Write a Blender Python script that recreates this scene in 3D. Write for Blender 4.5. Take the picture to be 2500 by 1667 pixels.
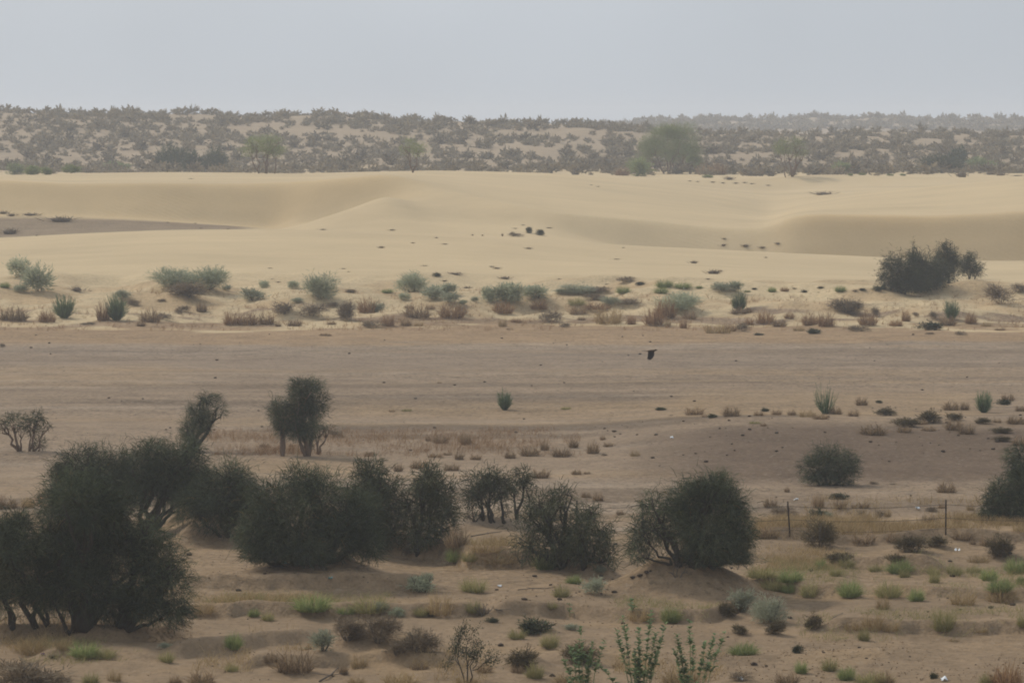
import bpy, math, random
import numpy as np

# ------------------------------------------------------------------ scene, camera, light
S = bpy.context.scene
for o in list(bpy.data.objects):
    bpy.data.objects.remove(o)
COL = S.collection
F = 9495.0          # focal length in photograph pixels (long lens)
HC = 16.0           # eye height
YH = 300.0          # row of the eye level

cam_d = bpy.data.cameras.new('camera')
cam_d.sensor_width = 36.0
cam_d.lens = 36.0 * F / 2500.0
cam_d.shift_y = -(833.5 - YH) / 2500.0
cam_d.clip_start = 1.0
cam_d.clip_end = 12000.0
cam = bpy.data.objects.new('camera', cam_d)
cam.location = (0, 0, HC)
cam.rotation_euler = (math.pi / 2, 0, 0)
COL.objects.link(cam)
S.camera = cam

SUN_EL, SUN_AZ = 41.0, -48.0      # sun stands behind the dunes, to the left
W = bpy.data.worlds.new('World')
S.world = W
W.use_nodes = True
wn = W.node_tree
wn.nodes.clear()
sky = wn.nodes.new('ShaderNodeTexSky')
sky.sky_type = 'NISHITA'
sky.sun_disc = False
sky.sun_elevation = math.radians(SUN_EL)
sky.sun_rotation = math.radians(SUN_AZ)
sky.air_density = 1.0
sky.dust_density = 4.0
sky.ozone_density = 1.0
ovc = wn.nodes.new('ShaderNodeRGB')
ovc.outputs[0].default_value = (5.85, 6.38, 7.02, 1)       # high thin overcast
mixw = wn.nodes.new('ShaderNodeMix')
mixw.data_type = 'RGBA'
mixw.inputs[0].default_value = 0.82
bg = wn.nodes.new('ShaderNodeBackground')
bg.inputs[1].default_value = 0.1
wo = wn.nodes.new('ShaderNodeOutputWorld')
wn.links.new(sky.outputs[0], mixw.inputs[6])
wn.links.new(ovc.outputs[0], mixw.inputs[7])
nz = wn.nodes.new('ShaderNodeTexNoise')          # uneven dust veil
nz.inputs['Scale'].default_value = 5.0
nz.inputs['Detail'].default_value = 3.0
nm_ = wn.nodes.new('ShaderNodeMapRange')
nm_.inputs[1].default_value = 0.3; nm_.inputs[2].default_value = 0.7
nm_.inputs[3].default_value = 0.90; nm_.inputs[4].default_value = 1.11
vm = wn.nodes.new('ShaderNodeVectorMath')
vm.operation = 'SCALE'
tcw = wn.nodes.new('ShaderNodeTexCoord')
wn.links.new(tcw.outputs['Generated'], nz.inputs['Vector'])
wn.links.new(nz.outputs[0], nm_.inputs[0])
wn.links.new(mixw.outputs[2], vm.inputs[0])
wn.links.new(nm_.outputs[0], vm.inputs['Scale'])
wn.links.new(vm.outputs[0], bg.inputs[0])
wn.links.new(bg.outputs[0], wo.inputs[0])

sun_d = bpy.data.lights.new('sun', 'SUN')
sun_d.energy = 2.3
sun_d.angle = math.radians(6)
sun_d.color = (1.0, 0.95, 0.87)
sun = bpy.data.objects.new('sun', sun_d)
sun.rotation_euler = (math.radians(90 - SUN_EL), 0, math.radians(180 - SUN_AZ))
COL.objects.link(sun)

vs = S.view_settings
vs.view_transform = 'Standard'
vs.look = 'None'
vs.exposure = 0.0
vs.gamma = 1.0
vs.use_curve_mapping = False
S.render.engine = 'CYCLES'
cy = S.cycles
cy.max_bounces = 5
cy.diffuse_bounces = 3
cy.glossy_bounces = 1
cy.transmission_bounces = 2
cy.volume_bounces = 1
cy.use_denoising = True
cy.pixel_filter_type = 'BLACKMAN_HARRIS'
cy.filter_width = 1.9

# ------------------------------------------------------------------ helpers
def smooth(t):
    t = np.clip(t, 0, 1)
    return t * t * (3 - 2 * t)

_PERM = np.random.RandomState(7).permutation(512)
_VAL = np.random.RandomState(8).rand(512)

def vnoise(x, y, seed=0):
    x = np.asarray(x, float); y = np.asarray(y, float)
    xi = np.floor(x).astype(int); yi = np.floor(y).astype(int)
    fx = smooth(x - xi); fy = smooth(y - yi)
    def h(a, b):
        return _VAL[_PERM[(_PERM[(a + seed * 57) % 512] + b) % 512]]
    a = h(xi, yi); b = h(xi + 1, yi); c = h(xi, yi + 1); d = h(xi + 1, yi + 1)
    return (a * (1 - fx) + b * fx) * (1 - fy) + (c * (1 - fx) + d * fx) * fy - 0.5

def fbm(x, y, seed=0, oct=3):
    s = 0; amp = 1.0
    for k in range(oct):
        s = s + amp * vnoise(x * 2 ** k + 3.1 * k, y * 2 ** k + 7.7 * k, seed + k)
        amp *= 0.5
    return s

def pchip(xk, yk, x):
    h = np.diff(xk); d = np.diff(yk) / h
    m = np.zeros_like(yk)
    for i in range(1, len(xk) - 1):
        if d[i - 1] * d[i] > 0:
            w1 = 2 * h[i] + h[i - 1]; w2 = h[i] + 2 * h[i - 1]
            m[i] = (w1 + w2) / (w1 / d[i - 1] + w2 / d[i])
    m[0] = d[0]; m[-1] = d[-1]
    i = np.clip(np.searchsorted(xk, x) - 1, 0, len(h) - 1)
    t = (x - xk[i]) / h[i]
    t2 = t * t; t3 = t2 * t
    return ((2 * t3 - 3 * t2 + 1) * yk[i] + (t3 - 2 * t2 + t) * h[i] * m[i]
            + (-2 * t3 + 3 * t2) * yk[i + 1] + (t3 - t2) * h[i] * m[i + 1])

def new_mesh(name, verts, faces, mat=None, attrs=None, smooth_shade=False):
    """faces: (n,3) int array, or list of polygons"""
    me = bpy.data.meshes.new(name)
    if isinstance(faces, np.ndarray):
        nv, nf, k = len(verts), len(faces), faces.shape[1]
        me.vertices.add(nv)
        me.vertices.foreach_set('co', np.asarray(verts, np.float32).ravel())
        me.loops.add(nf * k)
        me.loops.foreach_set('vertex_index', faces.astype(np.int32).ravel())
        me.polygons.add(nf)
        me.polygons.foreach_set('loop_start', np.arange(0, nf * k, k, dtype=np.int32))
        me.update(calc_edges=True)
    else:
        me.from_pydata([tuple(map(float, v)) for v in verts], [], faces)
        me.update()
    if smooth_shade:
        me.polygons.foreach_set('use_smooth', np.ones(len(me.polygons), bool))
    for an, av in (attrs or {}).items():
        if av.ndim == 1:
            a = me.attributes.new(an, 'FLOAT', 'POINT')
            a.data.foreach_set('value', av.astype(np.float32))
        else:
            a = me.attributes.new(an, 'FLOAT_COLOR', 'POINT')
            a.data.foreach_set('color', np.hstack([av, np.ones((len(av), 1))]).astype(np.float32).ravel())
    if mat:
        me.materials.append(mat)
    return me

def link(name, data, parent=None, loc=None):
    o = bpy.data.objects.new(name, data)
    COL.objects.link(o)
    if parent is not None:
        o.parent = parent
    if loc is not None:
        o.location = loc
    return o

def tag(o, label=None, cat=None, group=None, kind=None):
    if label: o['label'] = label
    if cat: o['category'] = cat
    if group: o['group'] = group
    if kind: o['kind'] = kind
    return o

# ------------------------------------------------------------------ terrain: control lines read as rows over bearing
ST = np.array([-700, 0, 160, 400, 550, 690, 760, 860, 950, 1050, 1200, 1350, 1600, 1740, 1830, 1875, 1921, 1983, 2075, 2270, 2400, 2500, 3200], float)
def line(v): return np.array(v, float)
C_  = line([585, 579, 572, 561, 560, 560, 560, 563, 566, 569, 577, 588, 602, 608, 612, 614, 617, 620, 624, 634, 638, 638, 640])
DQ_ = line([520, 520, 520, 520, 520, 520, 517, 516, 514, 513, 513, 513, 513, 512, 511, 511, 511, 511, 511, 511, 511, 511, 511])
Q_  = C_ + line([4, 4, 4, 4, 4, 4, 4, 4, 4, 3, -2, -6, 10, 14, 15, 8, 14, 18, 18, 18, 18, 18, 18])
DF_ = line([556, 556, 556, 556, 556, 556, 534, 540, 546, 532, 527, 528, 524, 523, 522, 521, 519, 519, 519, 519, 519, 519, 519])
F_  = line([522, 522, 527, 537, 548, 559, 540, 508, 472, 528, 552, 556, 628, 646, 650, 650, 648, 648, 650, 656, 658, 658, 660])
DB_ = line([567, 567, 567, 567, 567, 567, 565, 563, 563, 562, 545, 534, 533, 532, 530.5, 530, 529, 529, 529, 529, 529, 529, 529])
B_  = line([438, 440, 452, 448, 450, 447, 444, 436, 428, 450, 488, 520, 540, 554, 558, 557, 533, 525, 527, 532, 527, 520, 512])
WH_ = line([0, 0, 0, 0, 0, 0, 1, 1, 1, 0, 0, 0, 0, 0, 0, 0, 0, 0, 0, 0, 0, 0, 0])
DH_ = line([561, 561, 561, 561, 561, 561, 552, 553, 555, 547, 540, 534, 532, 528, 526, 525, 524, 524, 524, 524, 524, 524, 524])
DM_ = line([640, 640, 640, 640, 640, 640, 645, 660, 672, 680, 675, 660, 640, 640, 640, 640, 640, 640, 640, 640, 640, 640, 640])
M_  = line([433, 433, 434, 432, 433, 434, 434, 428, 423, 421, 427, 440, 475, 493, 507, 520, 507, 494, 480, 458, 446, 436, 420])
T_  = line([430, 429, 424, 421, 422, 424, 424, 421, 419, 417, 420, 424, 446, 463, 471, 476, 473, 470, 466, 460, 450, 441, 430])
DK = 765.0
K_  = line([440, 440, 440, 440, 440, 440, 440, 440, 438, 436, 438, 440, 437, 437, 438, 436, 432, 427, 428, 434, 434, 428, 425])
G_  = line([432, 432, 430, 426, 426, 428, 428, 426, 424, 422, 424, 428, 432, 430, 432, 433, 432, 430, 429, 428, 427, 425, 425])
RX = np.array([-700, 0, 200, 400, 600, 800, 1000, 1200, 1400, 1600, 1700, 1900, 2100, 2300, 2500, 3200], float)
R_ = np.array([276, 272, 282, 278, 284, 288, 288, 299, 305, 318, 324, 328, 328, 331, 334, 340], float)
R2X = np.array([-700, 1300, 1580, 1650, 1800, 2000, 2150, 2350, 2500, 3200], float)
R2_ = np.array([320, 316, 303, 293, 295, 294, 289, 296, 295, 297], float)

BS = np.arange(-700, 3201, 12.0)
DS = np.concatenate([np.arange(2, 128, 4.0), np.arange(128, 200, 0.25), np.arange(200, 372, 1.0), np.arange(372, 480, 0.8),
                     np.arange(480, 720, 1.0), np.arange(720, 1300, 5.0), np.arange(1300, 2400, 15.0), np.arange(2400, 3101, 50.0)])
Z0 = -3.35
def zrow(D, row): return HC - D * (row - YH) / F

def base_column(b):
    g = lambda a: float(np.interp(b, ST, a))
    c, q, f_, bb, m, t, k, gg = g(C_), g(Q_), g(F_), g(B_), g(M_), g(T_), g(K_), g(G_)
    r = float(np.interp(b, RX, R_)); r2 = float(np.interp(b, R2X, R2_))
    if r2 > 310: r2 = max(r2, r + 14)
    zf, zb, dh, wh = zrow(g(DF_), f_), zrow(g(DB_), bb), g(DH_), g(WH_)
    zh = (zf + (zb - zf) * (dh - g(DF_)) / (g(DB_) - g(DF_))) * (1 - wh) + (zf - 1.0) * wh     # hollow behind the horn of the dune
    P = [(2, 14.3), (28, 9.2), (60, 0.6), (92, Z0), (150, Z0), (300, Z0), (368, Z0),
         (388, zrow(388, 752)), (408, zrow(408, 702)), (432, zrow(432, 660 + (c - 575) * 0.4)), (470, zrow(470, c + 36)),
         (500, zrow(500, c)), (g(DQ_), zrow(g(DQ_), q)), (g(DF_), zf), (dh, zh), (g(DB_), zb), (g(DB_) + 2.5, zb + .04 + .35 * (zrow(g(DM_), m) - zb) * 2.5 / (g(DM_) - g(DB_))),
         (g(DM_), zrow(g(DM_), m)), (705, zrow(705, t)), (751, zrow(751, k + .72 * (t - k))), (DK, zrow(DK, k)), (820, zrow(820, gg)),
         (900, zrow(900, 418)), (1050, zrow(1050, 0.45 * 415 + 0.55 * r)), (1200, zrow(1200, r)),
         (1380, zrow(1380, r) - 5), (2050, zrow(2050, r2) - 5.5), (2300, zrow(2300, r2)), (2600, zrow(2300, r2) - 9), (3100, -8.0)]
    P = np.array(P)
    return pchip(P[:, 0], P[:, 1], DS)

ZB = np.stack([base_column(b) for b in BS], 1)           # (nD, nB)
_k = np.exp(-.5 * (np.arange(-6, 7) / 2.2) ** 2); _k /= _k.sum()
_zs = sum(w * np.pad(ZB, ((0, 0), (6, 6)), 'edge')[:, i:i + ZB.shape[1]] for i, w in enumerate(_k))
_m = (smooth((DS - 440) / 30) * (1 - smooth((DS - 800) / 60)))[:, None]
ZB = ZB * (1 - _m) + _zs * _m
DD, BB = np.meshgrid(DS, BS, indexing='ij')
XX = (BB - 1250.0) / F * DD

def band(D, a, b, w): return smooth((D - a + w) / (2 * w)) * (1 - smooth((D - b + w) / (2 * w)))

def row2d(row): return (HC - Z0) * F / (np.asarray(row, float) - YH)

ZB += band(DD, 374, 424, 9) * (1.15 * fbm(XX / 7.0, DD / 9.0, 3, 4) + 0.15)
ZB += band(DD, 432, 700, 10) * 0.25 * fbm(XX / 22, DD / 30, 9, 2)
ZB += band(DD, 880, 2800, 40) * 2.4 * fbm(XX / 30, DD / 45, 13, 3)
ZB += band(DD, 205, 360, 10) * 0.16 * fbm(XX / 14, DD / 22, 17, 3)
ZB += band(DD, 120, 200, 6) * 0.30 * fbm(XX / 4.0, DD / 4.0, 21, 4)
# low dark gravel swell on the right of the plain
ZB += 0.95 * smooth((BB - 1350) / 500) * np.where(DD < 243, smooth((DD - 210) / 33), np.exp(-np.maximum(DD - 243, 0) / 14))

LEDGES = [  # crest polyline (x,row), height, length of the face, length of the back
    ([(380, 1292), (440, 1289), (520, 1289), (600, 1294)], 0.45, 1.2, 5),
    ([(400, 1328), (470, 1322), (590, 1318), (680, 1330)], 0.55, 4.5, 5),
    ([(880, 1338), (934, 1346), (1070, 1358), (1150, 1378), (1300, 1382), (1520, 1398)], 0.5, 1.6, 5),
    ([(400, 1448), (700, 1450), (1000, 1447), (1080, 1452)], 0.33, 0.9, 4),
    ([(400, 1505), (640, 1503), (850, 1504), (1050, 1505), (1200, 1507)], 0.3, 0.9, 4),
    ([(380, 1608), (560, 1590), (727, 1564), (800, 1560)], 0.3, 1.6, 4),
    ([(60, 1612), (150, 1606), (300, 1614), (420, 1622)], 0.15, 0.8, 4),
    ([(1170, 1512), (1380, 1500), (1500, 1512), (1660, 1518), (1780, 1508), (1860, 1496)], 0.3, 1.1, 4),
    ([(1300, 1592), (1345, 1584), (1380, 1570)], 0.3, 0.8, 3),
    ([(1820, 1450), (1900, 1444), (1990, 1456), (2120, 1466)], 0.28, 1.2, 4),
    ([(1980, 1532), (2050, 1538), (2200, 1541), (2380, 1541), (2560, 1545)], 0.26, 0.8, 4),
    ([(2030, 1396), (2090, 1390), (2200, 1398), (2330, 1412)], 0.28, 1.0, 4),
    ([(2180, 1400), (2300, 1404), (2360, 1414)], 0.10, 0.8, 3),
    ([(1830, 1312), (1960, 1318), (2150, 1326), (2300, 1320), (2560, 1324)], 0.25, 1.0, 5),
    ([(2100, 1455), (2250, 1462), (2420, 1468), (2560, 1465)], 0.22, 1.0, 4),
    ([(-60, 1550), (150, 1556), (300, 1560), (470, 1548)], 0.3, 1.4, 3),
    ([(560, 1632), (800, 1620), (1000, 1626), (1150, 1634)], 0.22, 0.8, 3),
]
for pts, h, face, tail in LEDGES:
    px = np.array([p[0] for p in pts], float); pr = np.array([p[1] for p in pts], float)
    dc = row2d(np.interp(BB, px, pr)) + 0.5 * vnoise(BB / 40, DD * 0 + h * 50, 5)
    w = smooth((BB - px[0]) / 70) * smooth((px[-1] - BB) / 70)
    u = DD - dc
    ZB += 1.8 * h * w * np.where(u < 0, smooth(1 + u / (face * .6)), np.exp(-np.maximum(u, 0) / tail))

def bump(x, row, rpx, h, dep=1.0, D=None):
    """a rounded hummock: centre bearing / row, radius in photograph px"""
    global ZB
    d0 = float(row2d(row)) if D is None else D
    r = rpx / F * d0
    q = ((XX - (x - 1250) / F * d0) / r) ** 2 + ((DD - d0) / (r * dep)) ** 2
    ZB += h * np.exp(-1.6 * q)

for a in [(765, 1425, 185, 1.1, 0.7), (1665, 1448, 195, 1.5, 0.75), (935, 1598, 150, 0.75, 0.7), (240, 1530, 330, 0.3, 0.5), (1290, 1628, 60, 0.4, 1),
          (1425, 1600, 75, 0.4, 1), (1860, 1508, 120, 0.4, 0.7), (1310, 1540, 60, 0.25, 1), (1200, 1285, 150, 0.55, 0.4),
          (2240, 1398, 110, 0.10, 0.6), (2050, 1600, 500, 0.15, 0.3), (700, 1640, 120, 0.2, 0.8)]:
    bump(*a)

bump(2300, 0, 190, 1.0, 0.35, 402)
bump(450, 0, 150, .7, 0.5, 408)
bump(1680, 0, 160, .5, 0.5, 408)

def col_z(b):
    i = (b - BS[0]) / 12.0
    i0 = int(np.clip(math.floor(i), 0, len(BS) - 2)); t = i - i0
    return ZB[:, i0] * (1 - t) + ZB[:, i0 + 1] * t

def place(b, row):
    """nearest ground point seen at photograph position (b,row)"""
    z = col_z(b)
    rows = YH + F * (HC - z) / DS
    ok = (rows <= row) & (DS > 128)
    k = int(np.argmax(ok)) if ok.any() else len(DS) - 1
    k = max(k, 1)
    r0, r1 = rows[k - 1], rows[k]
    t = 0.0 if abs(r0 - r1) < 1e-6 else np.clip((r0 - row) / (r0 - r1), 0, 1)
    D = DS[k - 1] + t * (DS[k] - DS[k - 1])
    return ((b - 1250) / F * D, D, z[k - 1] * (1 - t) + z[k] * t)

def ground(x, y):
    b = 1250 + F * np.asarray(x, float) / np.asarray(y, float)
    y = np.asarray(y, float)
    i = np.clip((b - BS[0]) / 12.0, 0, len(BS) - 1.001); i0 = i.astype(int); t = i - i0
    j0 = np.clip(np.searchsorted(DS, y) - 1, 0, len(DS) - 2); s = (y - DS[j0]) / (DS[j0 + 1] - DS[j0])
    return (ZB[j0, i0] * (1 - t) + ZB[j0, i0 + 1] * t) * (1 - s) + (ZB[j0 + 1, i0] * (1 - t) + ZB[j0 + 1, i0 + 1] * t) * s

# ------------------------------------------------------------------ materials
def node_mat(name):
    m = bpy.data.materials.new(name)
    m.use_nodes = True
    nt = m.node_tree
    p = nt.nodes['Principled BSDF']
    p.inputs['Roughness'].default_value = 0.9
    p.inputs['Specular IOR Level'].default_value = 0.12
    return m, nt, p

def veg_mat(name, stops, vary=0.35, trans=0.0):
    """plant colour from the per-blade tone; each plant a little lighter or darker"""
    m, nt, p = node_mat(name)
    at = nt.nodes.new('ShaderNodeAttribute'); at.attribute_name = 'tone'
    rp = nt.nodes.new('ShaderNodeValToRGB')
    el = rp.color_ramp.elements
    while len(el) < len(stops): el.new(0.5)
    for e, (t, c) in zip(el, stops):
        e.position = t; e.color = (*c, 1)
    oi = nt.nodes.new('ShaderNodeObjectInfo')
    mr = nt.nodes.new('ShaderNodeMapRange')
    mr.inputs[3].default_value = 1 - vary / 2; mr.inputs[4].default_value = 1 + vary / 2
    hs = nt.nodes.new('ShaderNodeHueSaturation')
    nt.links.new(at.outputs['Fac'], rp.inputs[0])
    nt.links.new(oi.outputs['Random'], mr.inputs[0])
    nt.links.new(mr.outputs[0], hs.inputs['Value'])
    nt.links.new(rp.outputs[0], hs.inputs['Color'])
    nt.links.new(hs.outputs[0], p.inputs['Base Color'])
    if trans:
        tb = nt.nodes.new('ShaderNodeBsdfTranslucent')
        mx = nt.nodes.new('ShaderNodeMixShader'); mx.inputs[0].default_value = trans
        out = nt.nodes['Material Output']
        nt.links.new(hs.outputs[0], tb.inputs[0])
        nt.links.new(p.outputs[0], mx.inputs[1]); nt.links.new(tb.outputs[0], mx.inputs[2])
        nt.links.new(mx.outputs[0], out.inputs[0])
    return m

def flat_mat(name, c, rough=0.85, noise=0.25, scale=8.0):
    m, nt, p = node_mat(name)
    tc = nt.nodes.new('ShaderNodeTexCoord')
    n = nt.nodes.new('ShaderNodeTexNoise'); n.inputs['Scale'].default_value = scale; n.inputs['Detail'].default_value = 4
    mx = nt.nodes.new('ShaderNodeMix'); mx.data_type = 'RGBA'
    mx.inputs[6].default_value = (*[v * (1 - noise) for v in c], 1); mx.inputs[7].default_value = (*[min(1, v * (1 + noise)) for v in c], 1)
    nt.links.new(tc.outputs['Object'], n.inputs['Vector'])
    nt.links.new(n.outputs[0], mx.inputs[0]); nt.links.new(mx.outputs[2], p.inputs['Base Color'])
    p.inputs['Roughness'].default_value = rough
    return m

M = {
 'dark':  veg_mat('dark_foliage', [(0, (.020, .025, .014)), (.45, (.060, .073, .041)), (.92, (.150, .165, .085)), (1, (.20, .135, .055))], .25, .12),
 'dark2': veg_mat('dull_foliage', [(0, (.035, .042, .022)), (.6, (.080, .088, .045)), (1, (.14, .13, .065))], .3),
 'grey':  veg_mat('grey_green_foliage', [(0, (.22, .235, .15)), (.6, (.38, .40, .27)), (1, (.48, .46, .31))], .3, .4),  # leaf colour lightened for the haze veil and against crown self-shadow
 'pale':  veg_mat('pale_grey_foliage', [(0, (.22, .225, .15)), (.6, (.34, .35, .245)), (1, (.42, .40, .29))], .3, .3),
 'green': veg_mat('fresh_green_grass', [(0, (.15, .19, .065)), (.6, (.27, .31, .12)), (1, (.40, .39, .17))], .3, .4),
 'olive': veg_mat('yellow_green_grass', [(0, (.19, .18, .07)), (.6, (.31, .28, .12)), (1, (.40, .33, .16))], .3, .35),
 'straw': veg_mat('straw_grass', [(0, (.24, .165, .08)), (.6, (.36, .26, .13)), (1, (.46, .34, .18))], .3, .3),
 'brown': veg_mat('brown_grass', [(0, (.13, .09, .055)), (.5, (.25, .172, .10)), (1, (.40, .285, .165))], .4, .3),
 'rust':  veg_mat('rust_grass', [(0, (.17, .095, .05)), (.5, (.30, .18, .095)), (1, (.42, .28, .15))], .3, .25),
 'twig':  veg_mat('dry_twigs', [(0, (.12, .09, .06)), (.6, (.23, .175, .115)), (1, (.32, .26, .17))], .3, .2),
 'heath': veg_mat('dark_heath', [(0, (.05, .038, .022)), (.5, (.115, .088, .045)), (1, (.21, .165, .08))], .35, .15),
 'broom': veg_mat('broom_stems', [(0, (.07, .10, .05)), (.6, (.13, .18, .09)), (1, (.20, .25, .13))], .3, .2),
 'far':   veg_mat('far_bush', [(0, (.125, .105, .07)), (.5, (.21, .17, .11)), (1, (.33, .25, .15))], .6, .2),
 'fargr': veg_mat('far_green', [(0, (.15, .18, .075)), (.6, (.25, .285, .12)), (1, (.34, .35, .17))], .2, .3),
 'fardk': veg_mat('far_dark_green', [(0, (.035, .048, .024)), (.6, (.07, .088, .042)), (1, (.12, .125, .065))], .2, .15),
 'leafy': veg_mat('milkweed_leaf', [(0, (.10, .15, .065)), (.6, (.18, .245, .115)), (1, (.29, .34, .17))], .6, .3),
 'bark':  flat_mat('bark', (.055, .045, .035)),
 'lbark': flat_mat('pale_bark', (.17, .115, .08)),
 'stem':  flat_mat('green_stem', (.30, .30, .16)),
 'dead':  flat_mat('dead_wood', (.12, .10, .08)),
 'clod':  flat_mat('dark_clod', (.07, .05, .035)),
 'post':  flat_mat('fence_post_steel', (.03, .022, .018)),
 'wire':  flat_mat('fence_wire_rust', (.09, .075, .06)),
 'white': flat_mat('white_plastic', (.72, .74, .75), .5, .08),
 'cyan':  flat_mat('turquoise_plastic', (.22, .50, .50), .5, .1),
 'purple': flat_mat('purple_plastic', (.12, .05, .16), .5, .1),
 'feather': flat_mat('dark_feathers', (.028, .023, .022), .8, .35, 14),
 'feather2': flat_mat('brown_feathers', (.055, .034, .022), .8, .35, 14),
 'beak': flat_mat('beak', (.09, .07, .05)),
}

def ground_mat():
    m, nt, p = node_mat('desert_ground')
    N = nt.nodes.new; Lk = nt.links.new
    tc = N('ShaderNodeTexCoord')
    def attr(n):
        a = N('ShaderNodeAttribute'); a.attribute_name = n; return a
    def noise(scale, detail=4, rough=.55, vec=None):
        n = N('ShaderNodeTexNoise'); n.inputs['Scale'].default_value = scale
        n.inputs['Detail'].default_value = detail; n.inputs['Roughness'].default_value = rough
        Lk(vec or tc.outputs['Object'], n.inputs['Vector']); return n
    def math_(op, a, b):
        n = N('ShaderNodeMath'); n.operation = op
        for i, v in enumerate((a, b)):
            if isinstance(v, (int, float)): n.inputs[i].default_value = v
            else: Lk(v, n.inputs[i])
        return n.outputs[0]
    soil = attr('soil'); grit = attr('grit'); rip = attr('ripple')
    n1, n2, n3 = noise(.35, 5), noise(2.6, 4, .6), noise(9, 3, .6)
    # value variation, stronger on gritty soil
    v = math_('ADD', math_('MULTIPLY', math_('SUBTRACT', n1.outputs[0], .5), 1.0), math_('MULTIPLY', math_('SUBTRACT', n2.outputs[0], .5), 1.3))
    v = math_('ADD', v, math_('MULTIPLY', math_('SUBTRACT', n3.outputs[0], .5), .8))
    gfac = math_('ADD', .12, math_('MULTIPLY', grit.outputs['Fac'], .95))
    v = math_('ADD', 1.0, math_('MULTIPLY', v, gfac))
    mul = N('ShaderNodeMix'); mul.data_type = 'RGBA'; mul.blend_type = 'MULTIPLY'; mul.inputs[0].default_value = 1
    Lk(soil.outputs['Color'], mul.inputs[6]); Lk(v, mul.inputs[7])
    # dark pebbles and pale crust flecks
    mp = N('ShaderNodeMapping'); mp.inputs['Scale'].default_value = (1.0, .55, 1.0)
    Lk(tc.outputs['Object'], mp.inputs[0])
    pn = noise(3.4, 2, .7, mp.outputs[0])
    dk = N('ShaderNodeMapRange'); dk.inputs[1].default_value = .57; dk.inputs[2].default_value = .68
    Lk(pn.outputs[0], dk.inputs[0])
    dkf = math_('MULTIPLY', dk.outputs[0], math_('MULTIPLY', grit.outputs['Fac'], .75))
    m2 = N('ShaderNodeMix'); m2.data_type = 'RGBA'
    m2.inputs[7].default_value = (.085, .062, .042, 1)
    Lk(dkf, m2.inputs[0]); Lk(mul.outputs[2], m2.inputs[6])
    lt = N('ShaderNodeMapRange'); lt.inputs[1].default_value = .42; lt.inputs[2].default_value = .32
    Lk(pn.outputs[0], lt.inputs[0])
    ltf = math_('MULTIPLY', lt.outputs[0], math_('MULTIPLY', grit.outputs['Fac'], .4))
    m3 = N('ShaderNodeMix'); m3.data_type = 'RGBA'
    m3.inputs[7].default_value = (.34, .28, .21, 1)
    Lk(ltf, m3.inputs[0]); Lk(m2.outputs[2], m3.inputs[6])
    Lk(m3.outputs[2], p.inputs['Base Color'])
    # relief: wind ripples on sand, lumps on gravel
    mp2 = N('ShaderNodeMapping'); mp2.inputs['Rotation'].default_value = (0, 0, math.radians(28))
    Lk(tc.outputs['Object'], mp2.inputs[0])
    wv = N('ShaderNodeTexWave'); wv.bands_direction = 'Y'; wv.inputs['Scale'].default_value = .42
    wv.inputs['Distortion'].default_value = 5.0; wv.inputs['Detail'].default_value = 2; wv.inputs['Detail Scale'].default_value = .6
    Lk(mp2.outputs[0], wv.inputs[0])
    hgt = math_('ADD', math_('MULTIPLY', wv.outputs['Fac'], math_('MULTIPLY', rip.outputs['Fac'], .10)),
                math_('MULTIPLY', math_('ADD', n2.outputs[0], math_('MULTIPLY', n3.outputs[0], .6)), math_('ADD', .03, math_('MULTIPLY', grit.outputs['Fac'], .16))))
    bp = N('ShaderNodeBump'); bp.inputs['Strength'].default_value = .9; bp.inputs['Distance'].default_value = 1.0
    Lk(hgt, bp.inputs['Height']); Lk(bp.outputs[0], p.inputs['Normal'])
    p.inputs['Specular IOR Level'].default_value = .05
    return m
GROUND = ground_mat()

# ------------------------------------------------------------------ plant and thing builders (arrays of ribbons and tubes)
class Geo:
    def __init__(s): s.v, s.f, s.t, s.n = [], [], [], 0
    def add(s, v, f, t):
        s.v.append(v); s.f.append(f + s.n); s.t.append(t); s.n += len(v)
    def mesh(s, name, mat, smooth_shade=False):
        return new_mesh(name, np.concatenate(s.v), np.concatenate(s.f), mat, {'tone': np.concatenate(s.t)}, smooth_shade)

def unit(v): return v / (np.linalg.norm(v, axis=-1, keepdims=True) + 1e-9)

def ribbons(g, P0, P1, P2, w, tone, rng):
    """tapering two-step ribbons, three triangles each"""
    n = len(P0)
    side = unit(np.cross(P2 - P0, rng.normal(size=(n, 3)))) * (np.asarray(w).reshape(-1, 1) / 2 if np.ndim(w) else w / 2)
    V = np.stack([P0 - side, P0 + side, P1 - side * .85, P1 + side * .85, P2], 1).reshape(-1, 3)
    b = (np.arange(n) * 5)[:, None]
    f = np.concatenate([b + np.array([0, 1, 3]), b + np.array([0, 3, 2]), b + np.array([2, 3, 4])], 0)
    g.add(V, f, np.repeat(tone, 5))

def leaves(g, P, d, L, w, tone, rng):
    """one diamond of two triangles per leaf"""
    n = len(P)
    side = unit(np.cross(d, rng.normal(size=(n, 3)))) * w / 2
    V = np.stack([P, P + d * L * .5 + side, P + d * L, P + d * L * .5 - side], 1).reshape(-1, 3)
    b = (np.arange(n) * 4)[:, None]
    f = np.concatenate([b + np.array([0, 1, 2]), b + np.array([0, 2, 3])], 0)
    g.add(V, f, np.repeat(tone, 4))

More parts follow.
